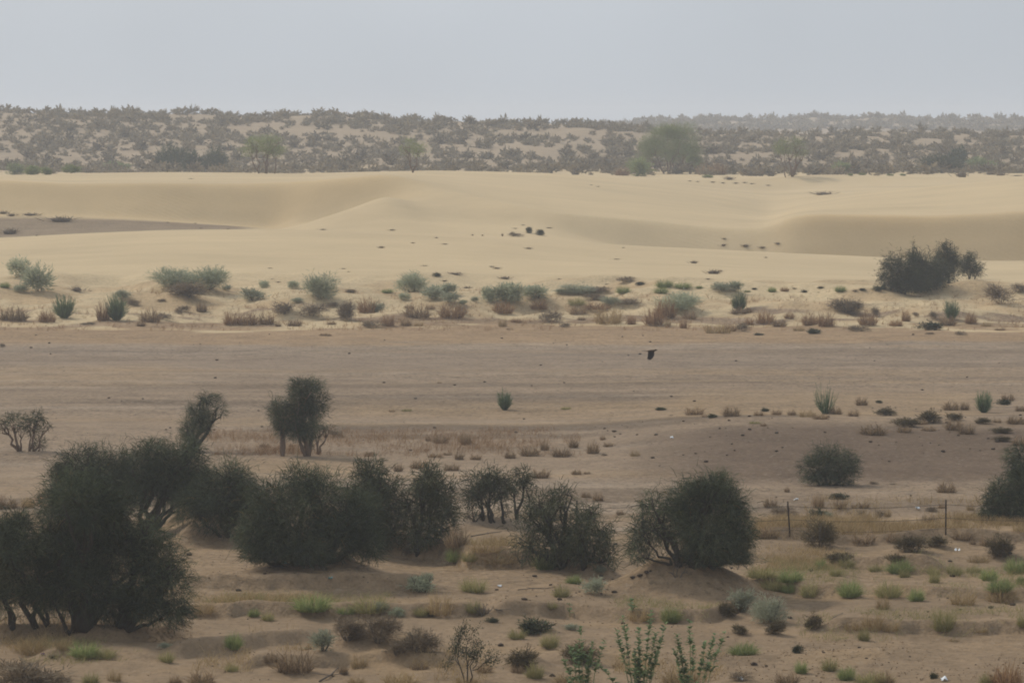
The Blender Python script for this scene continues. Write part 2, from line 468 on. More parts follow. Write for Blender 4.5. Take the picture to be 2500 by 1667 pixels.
def tube(g, pts, rad, sides=5, tone=.5):
    pts = np.asarray(pts, float); n = len(pts)
    rad = np.asarray(rad, float) * np.ones(n)
    tang = unit(np.gradient(pts, axis=0))
    a = unit(np.cross(tang, np.array([.31, .87, .37])))
    b = np.cross(tang, a)
    ang = np.arange(sides) * 2 * math.pi / sides
    ring = (pts[:, None] + rad[:, None, None] * (np.cos(ang)[None, :, None] * a[:, None] + np.sin(ang)[None, :, None] * b[:, None])).reshape(-1, 3)
    f = []
    for i in range(n - 1):
        for k in range(sides):
            p, q = i * sides + k, i * sides + (k + 1) % sides
            f += [(p, q, q + sides), (p, q + sides, p + sides)]
    for k in range(1, sides - 1):
        f.append((0, k + 1, k)); o = (n - 1) * sides; f.append((o, o + k, o + k + 1))
    g.add(ring, np.array(f), np.full(len(ring), tone))

def curve(p, q, rng, wob=.12, n=5, rise=0.0):
    p, q = np.asarray(p, float), np.asarray(q, float)
    t = np.linspace(0, 1, n)[:, None]
    d = np.linalg.norm(q - p)
    off = rng.normal(size=(n, 3)) * wob * d * np.sin(t * math.pi)
    c = p + (q - p) * t + off
    c[:, 2] += rise * d * np.sin(t[:, 0] * math.pi)
    return c

def crown(g, blobs, n, L, w, rng, up=.25, droop=.7, fill=.42, clumps=13):
    """foliage hangs in clumps spread through each blob, thinner towards the outside"""
    vol = np.array([b[3] * b[4] * b[5] for b in blobs]) ** .7 * np.array([b[6] if len(b) > 6 else 1.0 for b in blobs])
    nb = len(blobs)
    cd = unit(rng.normal(size=(nb, clumps, 3)))
    cr = .25 + .72 * rng.rand(nb, clumps, 1)
    ctone = rng.rand(nb, clumps); csz = .16 + .20 * rng.rand(nb, clumps)
    pick = rng.choice(nb, n, p=vol / vol.sum()); ck = rng.randint(0, clumps, n)
    Bl = np.array([b[:6] for b in blobs], float)[pick]
    loose = rng.rand(n) < .28                       # the rest fills the volume loosely
    q = cd[pick, ck] * cr[pick, ck] + rng.normal(size=(n, 3)) * csz[pick, ck][:, None]
    dl = unit(rng.normal(size=(n, 3))) * (1.08 * rng.beta(2.6, 1.9, (n, 1)))
    q = np.where(loose[:, None], dl, q)
    P = Bl[:, :3] + q * Bl[:, 3:6]
    d = unit(q + rng.normal(size=(n, 3)) * .15)
    dirn = unit(unit(d * [1, 1, .8]) * .75 + rng.normal(size=(n, 3)) * .55 + np.array([0, 0, up]))
    ll = L * (.5 + .9 * rng.rand(n, 1))
    P1 = P + dirn * ll * .5
    P2 = P1 + unit(dirn + np.array([0, 0, -1.0]) * droop * (.4 + 1.1 * rng.rand(n, 1))) * ll * .55
    tone = np.where(loose, rng.rand(n) * .7, .10 + .25 * rng.rand(n) + .55 * ctone[pick, ck]) + (rng.rand(n) > .985) * .5
    keep = P[:, 2] > .02
    ribbons(g, P[keep], P1[keep], np.maximum(P2[keep], [-1e9, -1e9, .02]), w * (.6 + .8 * rng.rand(keep.sum())), np.clip(tone[keep], 0, 1), rng)

def limbs(g, base, r0, blobs, rng, per=2):
    """one trunk from base, forking into the blobs"""
    base = np.asarray(base, float)
    for b in blobs:
        c = np.array(b[:3]); e = np.array(b[3:6])
        mid = base + (c - base) * .62 + rng.normal(size=3) * .12 * e
        tube(g, curve(base, mid, rng, .06, 5), np.linspace(r0, r0 * .55, 5), 6)
        for k in range(per):
            tip = c + unit(rng.normal(size=3) + [0, 0, .4]) * e * .8
            pts = curve(mid, tip, rng, .1, 4)
            tube(g, pts, np.linspace(r0 * .5, r0 * .14, 4), 4)
            for j in range(2):
                t2 = pts[2] + unit(rng.normal(size=3)) * e * .5
                tube(g, curve(pts[2], t2, rng, .12, 3), np.linspace(r0 * .2, r0 * .06, 3), 3)

# ---- small plants: unit meshes (width 1, height 1) made once, shared by all of a kind
def blades(n, rng, base=.35, spread=.5, h=1.0, w=.022, bend=.25, up=1.0):
    g = Geo()
    a = rng.rand(n) * 2 * math.pi; r = base * np.sqrt(rng.rand(n))
    P0 = np.stack([r * np.cos(a), r * np.sin(a), np.zeros(n)], 1)
    a2 = a + rng.normal(size=n) * .6
    rr = spread * np.sqrt(rng.rand(n))
    hh = h * (.25 + .75 * rng.rand(n) ** 1.4) * np.sqrt(np.clip(1 - (rr / (spread * 1.15)) ** 2, .06, 1)) * up
    P2 = np.stack([rr * np.cos(a2), rr * np.sin(a2), hh], 1)
    P1 = P0 + (P2 - P0) * .5
    P1[:, 2] += bend * hh * .6
    P1[:, :2] = P0[:, :2] + (P2 - P0)[:, :2] * .38
    ribbons(g, P0, P1, P2, w * (.6 + .8 * rng.rand(n)), np.clip(rng.rand(n) * .9 + .05, 0, 1), rng)
    return g

def dome(n, rng, L=.2, w=.035, lean=.0, flat=1.0):
    """low rounded shrub"""
    g = Geo()
    bl = [(0, 0, .40, .36, .36, .42)]
    for k in range(5):
        a = rng.rand() * 6.28
        bl.append((.24 * math.cos(a), .24 * math.sin(a), .2 + .36 * rng.rand(), .24, .24, .24 + .1 * rng.rand()))
    crown(g, bl, n, L, w, rng, .5, .15, .5)
    return g

def upright(n, rng, fan=.5):
    g = Geo()
    a = rng.rand(n) * 6.283; r = .12 * np.sqrt(rng.rand(n))
    rr = fan * np.sqrt(rng.rand(n))
    P0 = np.stack([r * np.cos(a), r * np.sin(a), np.zeros(n)], 1)
    hh = (.35 + .65 * rng.rand(n)) * (1.05 - .30 * (rr / fan) ** 2)
    P2 = np.stack([rr * np.cos(a), rr * np.sin(a), hh], 1)
    P1 = P0 + (P2 - P0) * [.6, .6, .5]
    ribbons(g, P0, P1, P2, .022, np.clip(rng.rand(n), 0, 1), rng)
    m = n * 3
    i = rng.randint(0, n, m); t = .25 + .7 * rng.rand(m, 1)
    Q = P0[i] + (P2[i] - P0[i]) * t
    d = unit(P2[i] - P0[i] + rng.normal(size=(m, 3)) * .22)
    ribbons(g, Q, Q + d * .09, Q + d * .2 + [0, 0, .02], .016, rng.rand(m), rng)
    return g

def far_clump(n, rng):
    g = Geo()
    bl = [(0, 0, .28, .46, .42, .5), (.2, 0, .45, .24, .24, .4), (-.24, 0, .34, .22, .24, .42)]
    crown(g, bl, n, .34, .16, rng, .6, .05, .5, 6)
    return g

def lump(rng, n=1):
    """irregular clod / stone, 20 triangles"""
    ph = (1 + 5 ** .5) / 2
    v = np.array([(-1, ph, 0), (1, ph, 0), (-1, -ph, 0), (1, -ph, 0), (0, -1, ph), (0, 1, ph), (0, -1, -ph), (0, 1, -ph), (ph, 0, -1), (ph, 0, 1), (-ph, 0, -1), (-ph, 0, 1)]) / 1.9
    f = np.array([(0, 11, 5), (0, 5, 1), (0, 1, 7), (0, 7, 10), (0, 10, 11), (1, 5, 9), (5, 11, 4), (11, 10, 2), (10, 7, 6), (7, 1, 8), (3, 9, 4), (3, 4, 2), (3, 2, 6), (3, 6, 8), (3, 8, 9), (4, 9, 5), (2, 4, 11), (6, 2, 10), (8, 6, 7), (9, 8, 1)])
    return v * (.7 + .5 * rng.rand(12, 1)) * .5 + [0, 0, .28], f

def dune_clump(rng):
    """dead tussock half buried: a twiggy knot on a lump"""
    g = Geo()
    v, f = lump(rng); g.add(v * [.8, .7, .7], f, np.full(12, .2))
    n = 46
    P = rng.normal(size=(n, 3)) * [.25, .25, .02]; P[:, 2] = .1
    d = unit(rng.normal(size=(n, 3)) + [.2, 0, 1.0])
    ribbons(g, P, P + d * .4, P + d * .75 + rng.normal(size=(n, 3)) * .1, .05, rng.rand(n) * .8, rng)
    return g

KIND = {   # generator, material, object name, category, wording
 'brown': (lambda r: blades(230, r, .34, .62, 1.15, .020, .2), 'brown', 'grass_tuft', 'grass tuft', 'brown dry grass tuft'),
 'rust':  (lambda r: blades(230, r, .34, .60, 1.15, .020, .2), 'rust', 'grass_tuft', 'grass tuft', 'rust coloured grass tuft'),
 'straw': (lambda r: blades(260, r, .36, .66, 1.15, .013, .1), 'straw', 'grass_tuft', 'grass tuft', 'pale straw grass tuft'),
 'green': (lambda r: blades(620, r, .30, .66, 1.15, .014, .2), 'green', 'green_tussock', 'tussock', 'soft fresh green tussock'),
 'olive': (lambda r: blades(420, r, .32, .68, 1.18, .013, .15), 'olive', 'green_tussock', 'tussock', 'yellowish green tussock'),
 'grey':  (lambda r: dome(950, r, .16, .030), 'grey', 'desert_shrub', 'shrub', 'grey green leafy shrub'),
 'pale':  (lambda r: dome(850, r, .17, .028), 'pale', 'desert_shrub', 'shrub', 'pale silvery shrub'),
 'dry':   (lambda r: dome(650, r, .24, .020), 'twig', 'dry_shrub', 'shrub', 'grey brown dry twiggy shrub'),
 'dkgr':  (lambda r: dome(900, r, .16, .040), 'dark2', 'desert_shrub', 'shrub', 'small dark green bush'),
 'heath': (lambda r: dome(1100, r, .17, .024), 'heath', 'heath_mound', 'shrub', 'dark brown cushion shrub'),
 'broom': (lambda r: upright(260, r, .54), 'broom', 'broom_bush', 'shrub', 'upright green broom bush'),
 'fan':   (lambda r: upright(90, r, .62), 'broom', 'broom_bush', 'shrub', 'sparse fan shaped broom bush'),
 'fgr':   (lambda r: dome(700, r, .18, .05), 'fargr', 'desert_shrub', 'shrub', 'hazy green far bush'),
 'fgd':   (lambda r: dome(900, r, .17, .045), 'fardk', 'desert_shrub', 'shrub', 'hazy dark green far bush'),
 'speck': (lambda r: dune_clump(r), 'twig', 'dead_tussock', 'tussock', 'dark dead tussock'),
}
_rng = np.random.RandomState(11)
PROTO = {}
for k, (gen, mat, nm, cat, say) in KIND.items():
    PROTO[k] = [gen(_rng).mesh(nm, M[mat]) for _ in range(4)]

# ------------------------------------------------------------------ plants read off the photograph
# region letter, centre x, base y, width, height (in a 2.613x enlargement of that region), kind | label | wording as a landmark
REG = {'A': (0, 230), 'B': (800, 230), 'C': (1600, 230), 'D': (0, 780), 'E': (800, 780), 'F': (1600, 780), 'G': (0, 1067), 'H': (800, 1067), 'I': (1600, 1067)}
PLANTS = """
A 1090 492 250 200 fgd | larger of two hazy dark green bushes behind the pale dune crest | the larger hazy bush behind the dune crest
A 1370 497 230 175 fgd | rounder hazy dark green bush beside a larger one behind the dune crest | the rounder hazy bush behind the dune crest
A 1235 496 150 130 fgd
A 95 515 120 75 fgr
A 200 515 110 62 fgr
A 290 515 80 50 fgr
A 460 506 110 55 fgr
A 750 490 150 58 fgr
C 1830 500 290 130 fgd | widest hazy dark green bush on the sand flat right of the forked far tree | the widest hazy bush on the far sand flat
C 1930 490 120 160 fgd | tall hazy green bush rising out of the widest far bush | -
C 2090 490 210 85 fgr
C 1185 506 130 75 fgr
B 2000 525 160 120 fgr | hazy green bush at the left foot of the biggest far tree | -
B 1880 520 90 50 rust
C 320 512 110 60 rust
C 410 516 100 78 rust
C 235 490 90 110 fgr
C 1955 530 75 52 speck
C 2140 515 70 30 speck
C 2205 520 60 32 speck
C 470 545 50 30 speck
C 335 535 60 22 fgr
C 1245 520 30 14 fgr
C 1320 518 40 16 fgr
C 1410 520 40 16 speck
C 1500 522 40 14 fgr
C 1575 522 40 16 fgr
C 690 515 60 28 rust
C 600 505 60 30 rust
C 2290 497 70 22 fgr
C 2310 522 60 10 speck
C 1075 642 110 30 speck | flat dark clump on the bare sand hollow between the far dunes | the flat dark clump between the far dunes
C 220 556 18 9 speck
C 270 560 18 9 speck
C 365 564 28 11 speck
C 430 569 24 11 speck
C 513 570 26 12 speck
C 570 566 24 9 speck
C 615 573 30 9 speck
C 720 582 30 6 speck
A 20 762 60 28 speck
A 75 777 45 28 speck
A 190 772 110 22 speck
A 385 812 150 46 speck | largest dark dead clump on the grey flat behind the near dune | the largest clump on the grey interdune flat
A 60 892 100 52 speck
A 235 904 16 10 speck
A 1070 820 14 8 speck
A 1245 826 14 8 speck
A 1280 857 16 8 speck
A 1455 862 16 8 speck
A 2060 865 40 9 speck
B 410 868 36 10 speck
B 1280 886 48 48 dkgr | left one of two tiny round dark bushes in the dune hollow | the two tiny round bushes in the dune hollow
B 1352 900 52 46 dkgr | right one of two tiny round dark bushes in the dune hollow | -
B 1205 908 90 26 dry
B 1180 890 26 20 speck
B 925 902 12 16 speck
B 988 904 10 14 speck
B 1115 906 12 26 speck
B 1408 854 40 9 speck
B 1195 858 22 8 speck
B 1245 836 22 8 speck
B 1680 581 16 7 speck
B 1722 591 22 7 speck
C 435 966 34 18 speck
C 578 970 44 20 speck
C 685 978 44 12 speck
C 783 954 32 14 speck
C 442 922 30 9 speck
C 705 1044 20 12 speck
C 245 1079 44 25 speck
C 370 1146 84 38 speck | largest dark dead clump with a sand tail on the near dune slope | the largest clump on the near dune slope
C 415 1129 22 12 speck
C 336 1181 26 12 speck
A 1720 1112 30 9 speck
A 2190 1114 30 8 speck
A 2222 1134 16 8 speck
A 1735 1180 18 7 speck
A 1775 1200 24 9 speck
A 575 1256 18 8 speck
A 1220 541 26 7 speck
B 340 981 36 17 speck
B 543 951 22 9 speck
B 745 958 38 9 speck
B 693 918 20 11 speck
B 1282 987 38 16 speck
B 1840 1054 42 8 speck
B 620 1096 30 9 speck
B 1045 1102 34 12 speck
B 1080 1114 40 18 speck
B 805 1148 90 20 speck
B 690 1162 56 28 dkgr | tiny flat dark green bush alone on the near dune slope | the tiny flat bush on the dune slope
B 745 1194 28 16 speck
B 1132 1178 62 26 speck
B 1480 1181 32 9 speck
B 888 1238 52 20 speck
B 1885 981 18 8 speck
B 1900 1198 110 40 dry | dry shrub on a low sand hump above the silvery scrub | the dry shrub on the low sand hump
B 1780 1214 30 10 speck
A 120 1165 150 130 grey | pale upper one of the two grey green shrubs at the dune edge, farthest left | -
A 250 1258 210 195 grey | bulky grey green shrub on the dune edge at far left of the sand | the bulky shrub at the far left dune edge
A 30 1234 70 42 green
A 125 1262 95 52 grey
A 490 1258 80 52 speck | brown broken stump of a shrub right of the bulky grey green one | the brown broken stump
A 1100 1232 300 150 grey | left half of the broadest grey green bush on its sandy mound | the broadest grey green bush
A 1320 1245 290 150 grey | right half of the broadest grey green bush on its sandy mound | -
A 1200 1292 260 110 dry | grey brown twiggy skirt below the broadest grey green bush | -
A 1445 1250 60 40 pale
A 1680 1237 80 52 grey
A 1880 1242 82 58 grey
A 2060 1305 270 180 grey | dark dense rounded shrub standing alone with twiggy top on the dune foot | the dark dense rounded shrub
A 1620 1315 180 90 pale | pale sprawling shrub on a sand hump beside the broadest bush | the pale sprawling shrub
A 2240 1267 64 26 dry
A 410 1428 130 150 broom | compact upright green broom bush below the bulky left shrub | the compact left broom bush
A 745 1443 160 170 broom | larger green broom bush with rusty grass on its left side | the larger broom bush with rusty grass
A 660 1442 110 120 rust
A 790 1300 110 62 pale
A 850 1345 90 40 dry
A 90 1442 190 82 brown
A 300 1452 110 72 rust
A 960 1452 140 82 brown
A 1060 1442 100 52 dry
A 900 1480 62 36 brown
A 1140 1402 62 32 dry
A 1170 1388 86 46 dry
A 1285 1388 84 62 brown
A 1480 1468 120 82 rust
A 1580 1468 130 72 rust
A 1700 1468 110 82 brown
A 1775 1482 42 30 brown
A 1880 1478 96 42 brown
A 1800 1402 180 84 dry
A 1990 1412 210 84 dry
A 2215 1443 120 130 dry | tall grey brown dry shrub among rusty grass under the dark dense shrub | the tall grey brown dry shrub
A 2120 1357 74 36 dry
A 2340 1482 44 30 dry
A 1030 1322 56 20 dry
A 2090 1542 56 16 brown
A 560 1470 90 18 dry
A 1900 1330 90 36 pale
B 545 1262 230 140 grey | darkest grey green shrub of the cluster at the dune foot, domed | the darkest domed grey green shrub
B 690 1302 130 96 grey
B 760 1272 130 80 grey
B 650 1312 150 96 pale | pale silvery shrub in front of the darkest domed shrub | -
B 490 1314 76 52 grey
B 780 1328 120 74 pale
B 1030 1325 100 120 grey
B 1120 1325 130 135 grey | middle of three upright grey green shrubs standing close together | the three upright grey green shrubs
B 1195 1335 150 150 grey | largest of three upright grey green shrubs standing close together | -
B 1340 1302 180 94 grey
B 935 1322 44 38 grey
B 860 1337 62 32 grey
B 1620 1272 260 66 pale | long low silvery shrub sprawling along the sand near the dry hump shrub | the long low silvery shrub
B 1505 1267 120 32 pale
B 1730 1267 140 46 dry
B 380 1267 76 30 green
B 1885 1272 94 56 green
B 2000 1217 62 26 dkgr
B 2150 1232 114 56 green | brightest green low bush on the sand above the bluish sprawler | the brightest low green bush
B 2265 1237 116 42 green
B 2130 1272 94 52 green
B 1590 1347 116 62 olive
B 1810 1342 126 62 pale
B 1700 1312 160 42 dry
B 1920 1342 170 46 dry
B 2250 1374 310 124 grey | wide bluish sprawling shrub leaning over rusty grass | the wide bluish sprawling shrub
B 2150 1424 150 116 rust | biggest rust brown bush at the front of the bluish sprawling shrub | the biggest rust brown bush
B 110 1445 100 130 dry
B 250 1392 140 96 rust
B 320 1392 100 74 pale
B 570 1424 180 86 brown
B 520 1367 66 26 brown
B 655 1372 64 30 brown
B 790 1424 170 84 rust
B 860 1402 84 62 dry
B 1120 1398 130 76 rust
B 1350 1372 110 64 rust
B 1420 1452 140 76 dry
B 1205 1457 76 30 rust
B 1600 1402 116 52 brown
B 1620 1442 54 26 brown
B 1790 1463 190 112 straw | large pale straw tuft at the dune foot by the rust brown bush | the large pale straw tuft
B 1720 1372 170 42 rust
B 2080 1468 160 104 rust
B 1940 1468 66 64 rust
B 2270 1493 50 62 rust
B 2310 1437 90 62 brown
B 1115 1483 64 62 straw
B 290 1488 120 52 dry
B 385 1478 110 72 rust
B 500 1478 76 46 brown
B 580 1478 66 32 straw
B 1515 1487 66 30 dry
B 2170 1482 46 52 straw
B 1155 1503 28 13 brown
B 150 1265 60 22 dry
B 25 1470 60 26 brown
C 635 1247 34 16 dkgr
C 745 1262 64 38 green
C 825 1257 56 28 rust
C 945 1267 44 22 dkgr
C 1060 1240 44 18 dkgr
C 1180 1260 76 44 green
C 1325 1254 44 22 dkgr
C 1410 1254 66 38 dkgr
C 1455 1247 46 32 dkgr
C 585 1260 44 12 green
C 890 1242 30 10 dry
C 1275 1258 36 14 dry
C 1040 1266 16 8 speck
C 520 1257 84 72 grey
C 430 1252 180 58 pale
C 280 1238 50 20 green
C 535 1383 96 126 broom | dark green broom bush on a brown hump at the dune foot | the dark broom bush on the brown hump
C 560 1398 160 42 brown
C 1210 1384 240 94 dry | wide grey brown twiggy shrub between two broom bushes | the wide grey brown twiggy shrub
C 1410 1422 66 74 dry
C 2200 1334 190 130 dry | grey brown bush on the right hand sand bank below the dark thicket | the grey brown bush on the sand bank
C 2330 1264 120 60 dry
C 1890 1438 106 124 broom | fresh green broom bush behind a brown tuft below the sand bank | the fresh broom bush below the sand bank
C 1865 1474 116 62 brown
C 2015 1463 86 74 rust
C 1600 1448 66 64 rust
C 1780 1432 66 52 dry
C 1665 1420 40 36 dry
C 600 1472 76 52 rust
C 700 1463 116 84 rust
C 790 1483 96 52 brown
C 855 1432 66 42 rust
C 985 1472 110 74 rust
C 1090 1478 126 84 rust
C 1355 1472 120 74 rust
C 1535 1478 90 42 rust
C 400 1523 180 64 straw
C 470 1513 90 50 rust
C 550 1513 90 62 dry
C 1020 1528 96 38 dkgr
C 1300 1512 126 46 dry
C 1740 1503 160 58 dkgr | dark green leafy sprawler on the orange flat under the fresh broom | the dark green sprawler on the flat
C 1950 1537 66 32 dry
C 665 1537 66 16 dkgr
C 1750 1532 56 16 dry
C 2200 1507 70 18 brown
C 2110 1480 70 30 straw
C 915 1510 80 30 straw
D 2150 748 100 52 dry
D 15 175 40 26 dry
D 2065 102 54 16 brown
D 1690 815 70 30 brown
D 1385 862 50 22 brown
D 2360 862 60 24 brown
D 40 1200 160 60 brown
D 180 1200 100 80 straw
E 1130 577 110 130 broom | lone green broom bush in the middle of the bare plain | the lone broom bush on the plain
E 720 788 104 46 brown
E 880 798 94 80 brown
E 690 878 96 28 brown
E 765 864 64 22 brown
E 840 893 66 50 brown
E 945 893 76 38 brown
E 1165 884 76 44 brown
E 1290 868 136 56 brown | darkest brown tuft in the belt of grass across the plain | the darkest tuft of the grass belt
E 1385 833 66 64 brown
E 1490 873 126 58 brown
E 1570 818 66 64 brown
E 1690 854 92 76 brown | spiky brown tuft standing alone right of the grass belt | the spiky lone tuft
E 1755 768 40 32 brown
E 1790 810 66 30 brown
E 1765 868 46 16 dry
E 790 962 106 46 brown
E 590 948 126 56 brown
E 450 968 76 56 brown
E 260 872 64 20 brown
E 1590 988 66 32 brown
E 1655 984 46 18 brown
E 1360 1010 120 60 brown
E 1650 1133 64 34 brown
E 1725 1154 80 54 brown
E 1865 1244 56 34 brown
E 1520 573 64 22 olive
E 2130 578 64 22 dkgr
E 410 588 46 16 brown
E 505 584 64 20 olive
E 2190 612 30 10 speck
E 715 406 30 10 brown
E 640 775 40 36 brown
E 1960 870 70 40 straw
F 1085 602 140 190 fan | sparse fan shaped broom bush with splayed stems on the plain | the fan shaped broom bush
F 2095 593 126 140 broom | dense green broom bush at the right end of the tuft belt | the dense right hand broom bush
F 2215 544 96 42 dkgr
F 250 607 126 50 brown
F 370 627 64 30 dkgr
F 485 618 116 64 brown
F 705 587 54 28 dkgr
F 660 614 66 34 brown
F 775 607 66 36 brown
F 870 610 64 38 brown
F 970 622 116 52 straw
F 1055 634 106 34 brown
F 1150 603 86 46 brown
F 1265 618 76 42 brown
F 1315 547 86 56 brown
F 1425 533 44 22 dkgr
F 1485 613 146 56 heath | long olive brown cushion right of the fan shaped broom | the long olive brown cushion
F 1890 578 106 56 brown
F 1975 577 66 56 brown
F 2250 518 86 46 brown
F 2330 584 66 36 brown
F 1765 658 156 86 heath | greenish brown mound bush, largest in the right hand tuft belt | the largest mound bush of the tuft belt
F 1590 684 156 76 heath
F 1590 718 96 40 brown
F 1690 668 96 34 brown
F 1745 708 96 30 brown
F 1900 644 116 56 heath
F 1905 704 116 66 brown
F 1985 728 106 62 brown
F 2100 664 116 46 heath
F 2180 657 64 28 brown
F 2300 664 126 50 brown
F 2200 724 126 48 heath
F 2205 778 106 46 heath
F 1390 733 176 64 brown | low spreading brown tuft with pale wisps above the dark gravel swell | the low tuft above the gravel swell
F 40 577 64 22 dkgr
F 315 622 42 16 brown
F 635 663 76 20 olive
F 690 678 46 22 brown
F 2320 800 90 50 brown
F 1860 1103 126 68 brown
F 840 1100 40 38 brown
F 735 1197 96 60 brown
F 1040 1197 80 90 brown
F 1180 1147 116 50 dkgr
F 1180 1208 86 66 brown
F 1265 1202 44 28 brown
F 1328 1202 76 40 brown
F 820 1248 150 70 dry
F 1030 1278 136 76 dkgr | soft grey green bush between the two fence posts | the soft bush between the fence posts
F 1110 1282 74 62 pale
F 1425 1262 66 54 dry
F 1480 1258 64 62 straw
F 1320 1250 66 40 dry
F 1750 1293 116 46 brown
F 1760 1222 76 34 dry
F 1830 1203 56 34 brown
F 1925 1304 76 66 straw
F 2010 1215 56 50 straw
F 1400 1050 60 22 dry
F 1510 1052 44 14 speck
F 1040 1447 240 190 heath | big dark brown bush with pale wisps below the left fence post | the big brown bush by the left fence post
F 1060 1400 180 150 straw
F 1650 1484 236 112 heath | broad round brown cushion on the sand edge below the right fence post | the broad brown cushion on the sand edge
F 1810 1448 146 82 heath | smaller brown cushion touching the broad one on the sand edge | -
F 2200 1508 250 140 heath | tallest dark brown cushion near the right hand edge of the sand | the tallest brown cushion at the right
F 2130 1440 130 60 brown
F 1960 1402 136 54 brown
F 720 1393 106 76 brown
F 2027 1433 42 34 brown
F 640 1390 70 60 brown
F 1330 1425 160 60 brown
F 1520 1415 100 60 brown
F 1200 1546 206 76 heath | ragged low dark bush on bare sand between two cushions | the ragged low dark bush
F 1530 1545 130 66 heath
G 1990 1107 250 124 green | large fresh green dome under the middle thicket mound | the large green dome
G 1620 1142 86 60 green
G 1710 1168 96 70 olive
G 1490 1348 126 116 green | deep green tussock with a dark base in front of the left trees | the deep green tussock
G 540 1398 196 106 green
G 215 1383 196 130 straw
G 400 1353 90 66 straw
G 680 1403 130 66 olive
G 1060 1433 116 86 olive
G 1060 1343 86 46 pale
G 580 1567 120 80 olive
G 730 1553 96 76 straw
G 1300 1120 140 80 straw
G 1480 1490 90 60 olive
G 1880 1493 250 130 brown | wide bristly brown tuft below the heathy mound on the left | the wide bristly brown tuft
G 1730 1434 96 64 brown
G 1290 1568 170 80 brown
G 1120 1568 90 50 brown
G 2195 1513 56 56 brown
G 330 1400 44 32 speck
G 2060 1365 170 150 pale | grey green ball at the left foot of the heathy mound | the grey green ball
G 150 1625 560 240 dry | huge grey brown bush cut off by the bottom left corner | the huge bush in the bottom corner
H 810 792 130 92 green
H 905 790 110 80 olive
H 1395 838 190 136 green | bright green tussock under the pair of ragged trees | the bright tussock under the ragged trees
H 580 980 190 110 grey | dark grey green shrub on open sand right of the middle thicket | the dark shrub on the open sand
H 625 950 90 96 grey
H 930 984 176 106 olive | pale olive tussock alone on open sand, dome shaped | the pale olive dome
H 1690 995 150 120 pale | silvery grey shrub at the left foot of the big thorn bush | the silvery shrub at the thorn bush
H 1570 933 110 66 green
H 1490 1016 116 86 olive
H 1740 866 90 56 pale
H 260 1116 240 116 olive
H 120 1126 130 60 green
H 350 1120 130 80 pale
H 440 1140 110 66 grey
H 720 1124 220 140 straw | large straw coloured dome grass in the central sand hollow | the large straw dome
H 600 1136 116 66 olive
H 655 1140 66 42 dkgr
H 930 1116 110 90 olive
H 985 1134 96 54 dry
H 2190 1176 146 100 green
H 1990 1166 156 86 straw
H 1430 1090 80 50 olive
H 560 740 70 110 pale
H 510 745 90 60 dry
H 820 700 160 130 brown
H 1080 690 160 70 straw
H 1010 730 200 90 straw
H 1100 800 220 70 straw
H 1340 1245 210 100 dkgr | dark olive cushion on the low sand ridge above the milkweed | the dark olive cushion
H 1250 1464 220 130 heath | dense dark cushion on its own sand hump left of the milkweed | the dense cushion on its hump
H 1320 1535 126 116 olive | yellowish brown tussock pressed against the dense dark cushion | -
H 1415 1340 130 116 olive
H 1210 1284 120 76 olive
H 1040 1178 86 34 dkgr
H 1560 1226 96 46 pale
H 130 1295 250 170 dry | left lobe of the grey brown bushes on the heathy mound | the bushes on the heathy mound
H 330 1305 270 170 dry | middle lobe of the grey brown bushes on the heathy mound | -
H 580 1365 260 160 dry | right lobe of the grey brown bushes on the heathy mound | -
H 440 1385 180 100 dry
H 1620 1436 240 140 heath | dark brown shrub half hidden behind the milkweed stems | -
H 470 1570 240 80 straw
H 180 1570 120 50 straw
H 880 1572 180 60 straw
H 100 1505 60 44 brown
H 590 1480 110 40 brown
H 200 1470 130 90 straw
H 1000 1500 110 60 brown
H 1210 1500 80 50 brown
H 1560 1560 260 70 straw
H 1850 1470 70 36 brown
H 2250 1568 260 110 straw
I 680 893 210 76 olive
I 865 923 170 96 green | bright green tussock in the middle of the yellow patch by the thorn bush | the bright tussock in the yellow patch
I 1055 844 96 76 green
I 750 974 180 86 olive
I 850 990 106 66 green
I 985 1015 150 116 olive
I 1150 884 110 76 olive
I 1240 1015 166 116 green | dome shaped green tussock, first of three in a row on sand | the first of three green tussocks in a row
I 1485 1020 180 120 olive | dome shaped yellowing tussock, second of three in a row on sand | -
I 1450 1096 96 90 straw
I 1665 1044 136 96 green | deepest green tussock, third of three in a row on sand | the deepest green third tussock
I 1400 854 90 56 olive
I 1220 824 110 66 olive
I 1560 864 180 96 green
I 1590 894 80 66 olive
I 1775 874 96 66 olive
I 1780 928 76 90 olive
I 1910 876 110 66 olive
I 2030 864 96 56 olive
I 2130 915 120 96 green
I 2300 866 150 116 green | tall fresh green tussock by the right edge above the straw grass | the tall green tussock by the right edge
I 2200 985 180 106 green
I 2200 1045 190 90 straw
I 1960 1066 180 96 straw
I 1385 1226 150 126 straw | tall straw coloured tussock below the three green tussocks | the tall straw tussock
I 1840 1230 160 160 olive | tall thin olive tussock on the lower right sand step | the tall thin olive tussock
I 1330 1296 90 96 olive
I 2260 1066 66 44 brown
I 2340 1206 70 100 olive
I 1500 1230 120 66 straw
I 1260 1224 116 56 straw
I 1100 780 150 50 straw
I 900 800 150 70 straw
I 2060 800 140 60 straw
I 565 1390 190 96 green | flat green dome on bare sand right of the milkweed | the flat green dome
I 915 1374 76 58 dkgr | small dark green clump alone on littered sand | the small dark clump
I 930 1505 86 96 green
I 1110 1485 120 96 olive
I 1220 1546 120 96 green
I 1390 1570 230 90 olive
I 1460 1572 130 76 brown
I 840 1572 160 70 brown
I 2240 1575 210 130 rust | rust brown bristly bush cut by the bottom edge on the right | the rust bush at the bottom edge
I 2120 1572 110 80 olive
I 1780 1538 54 44 dkgr
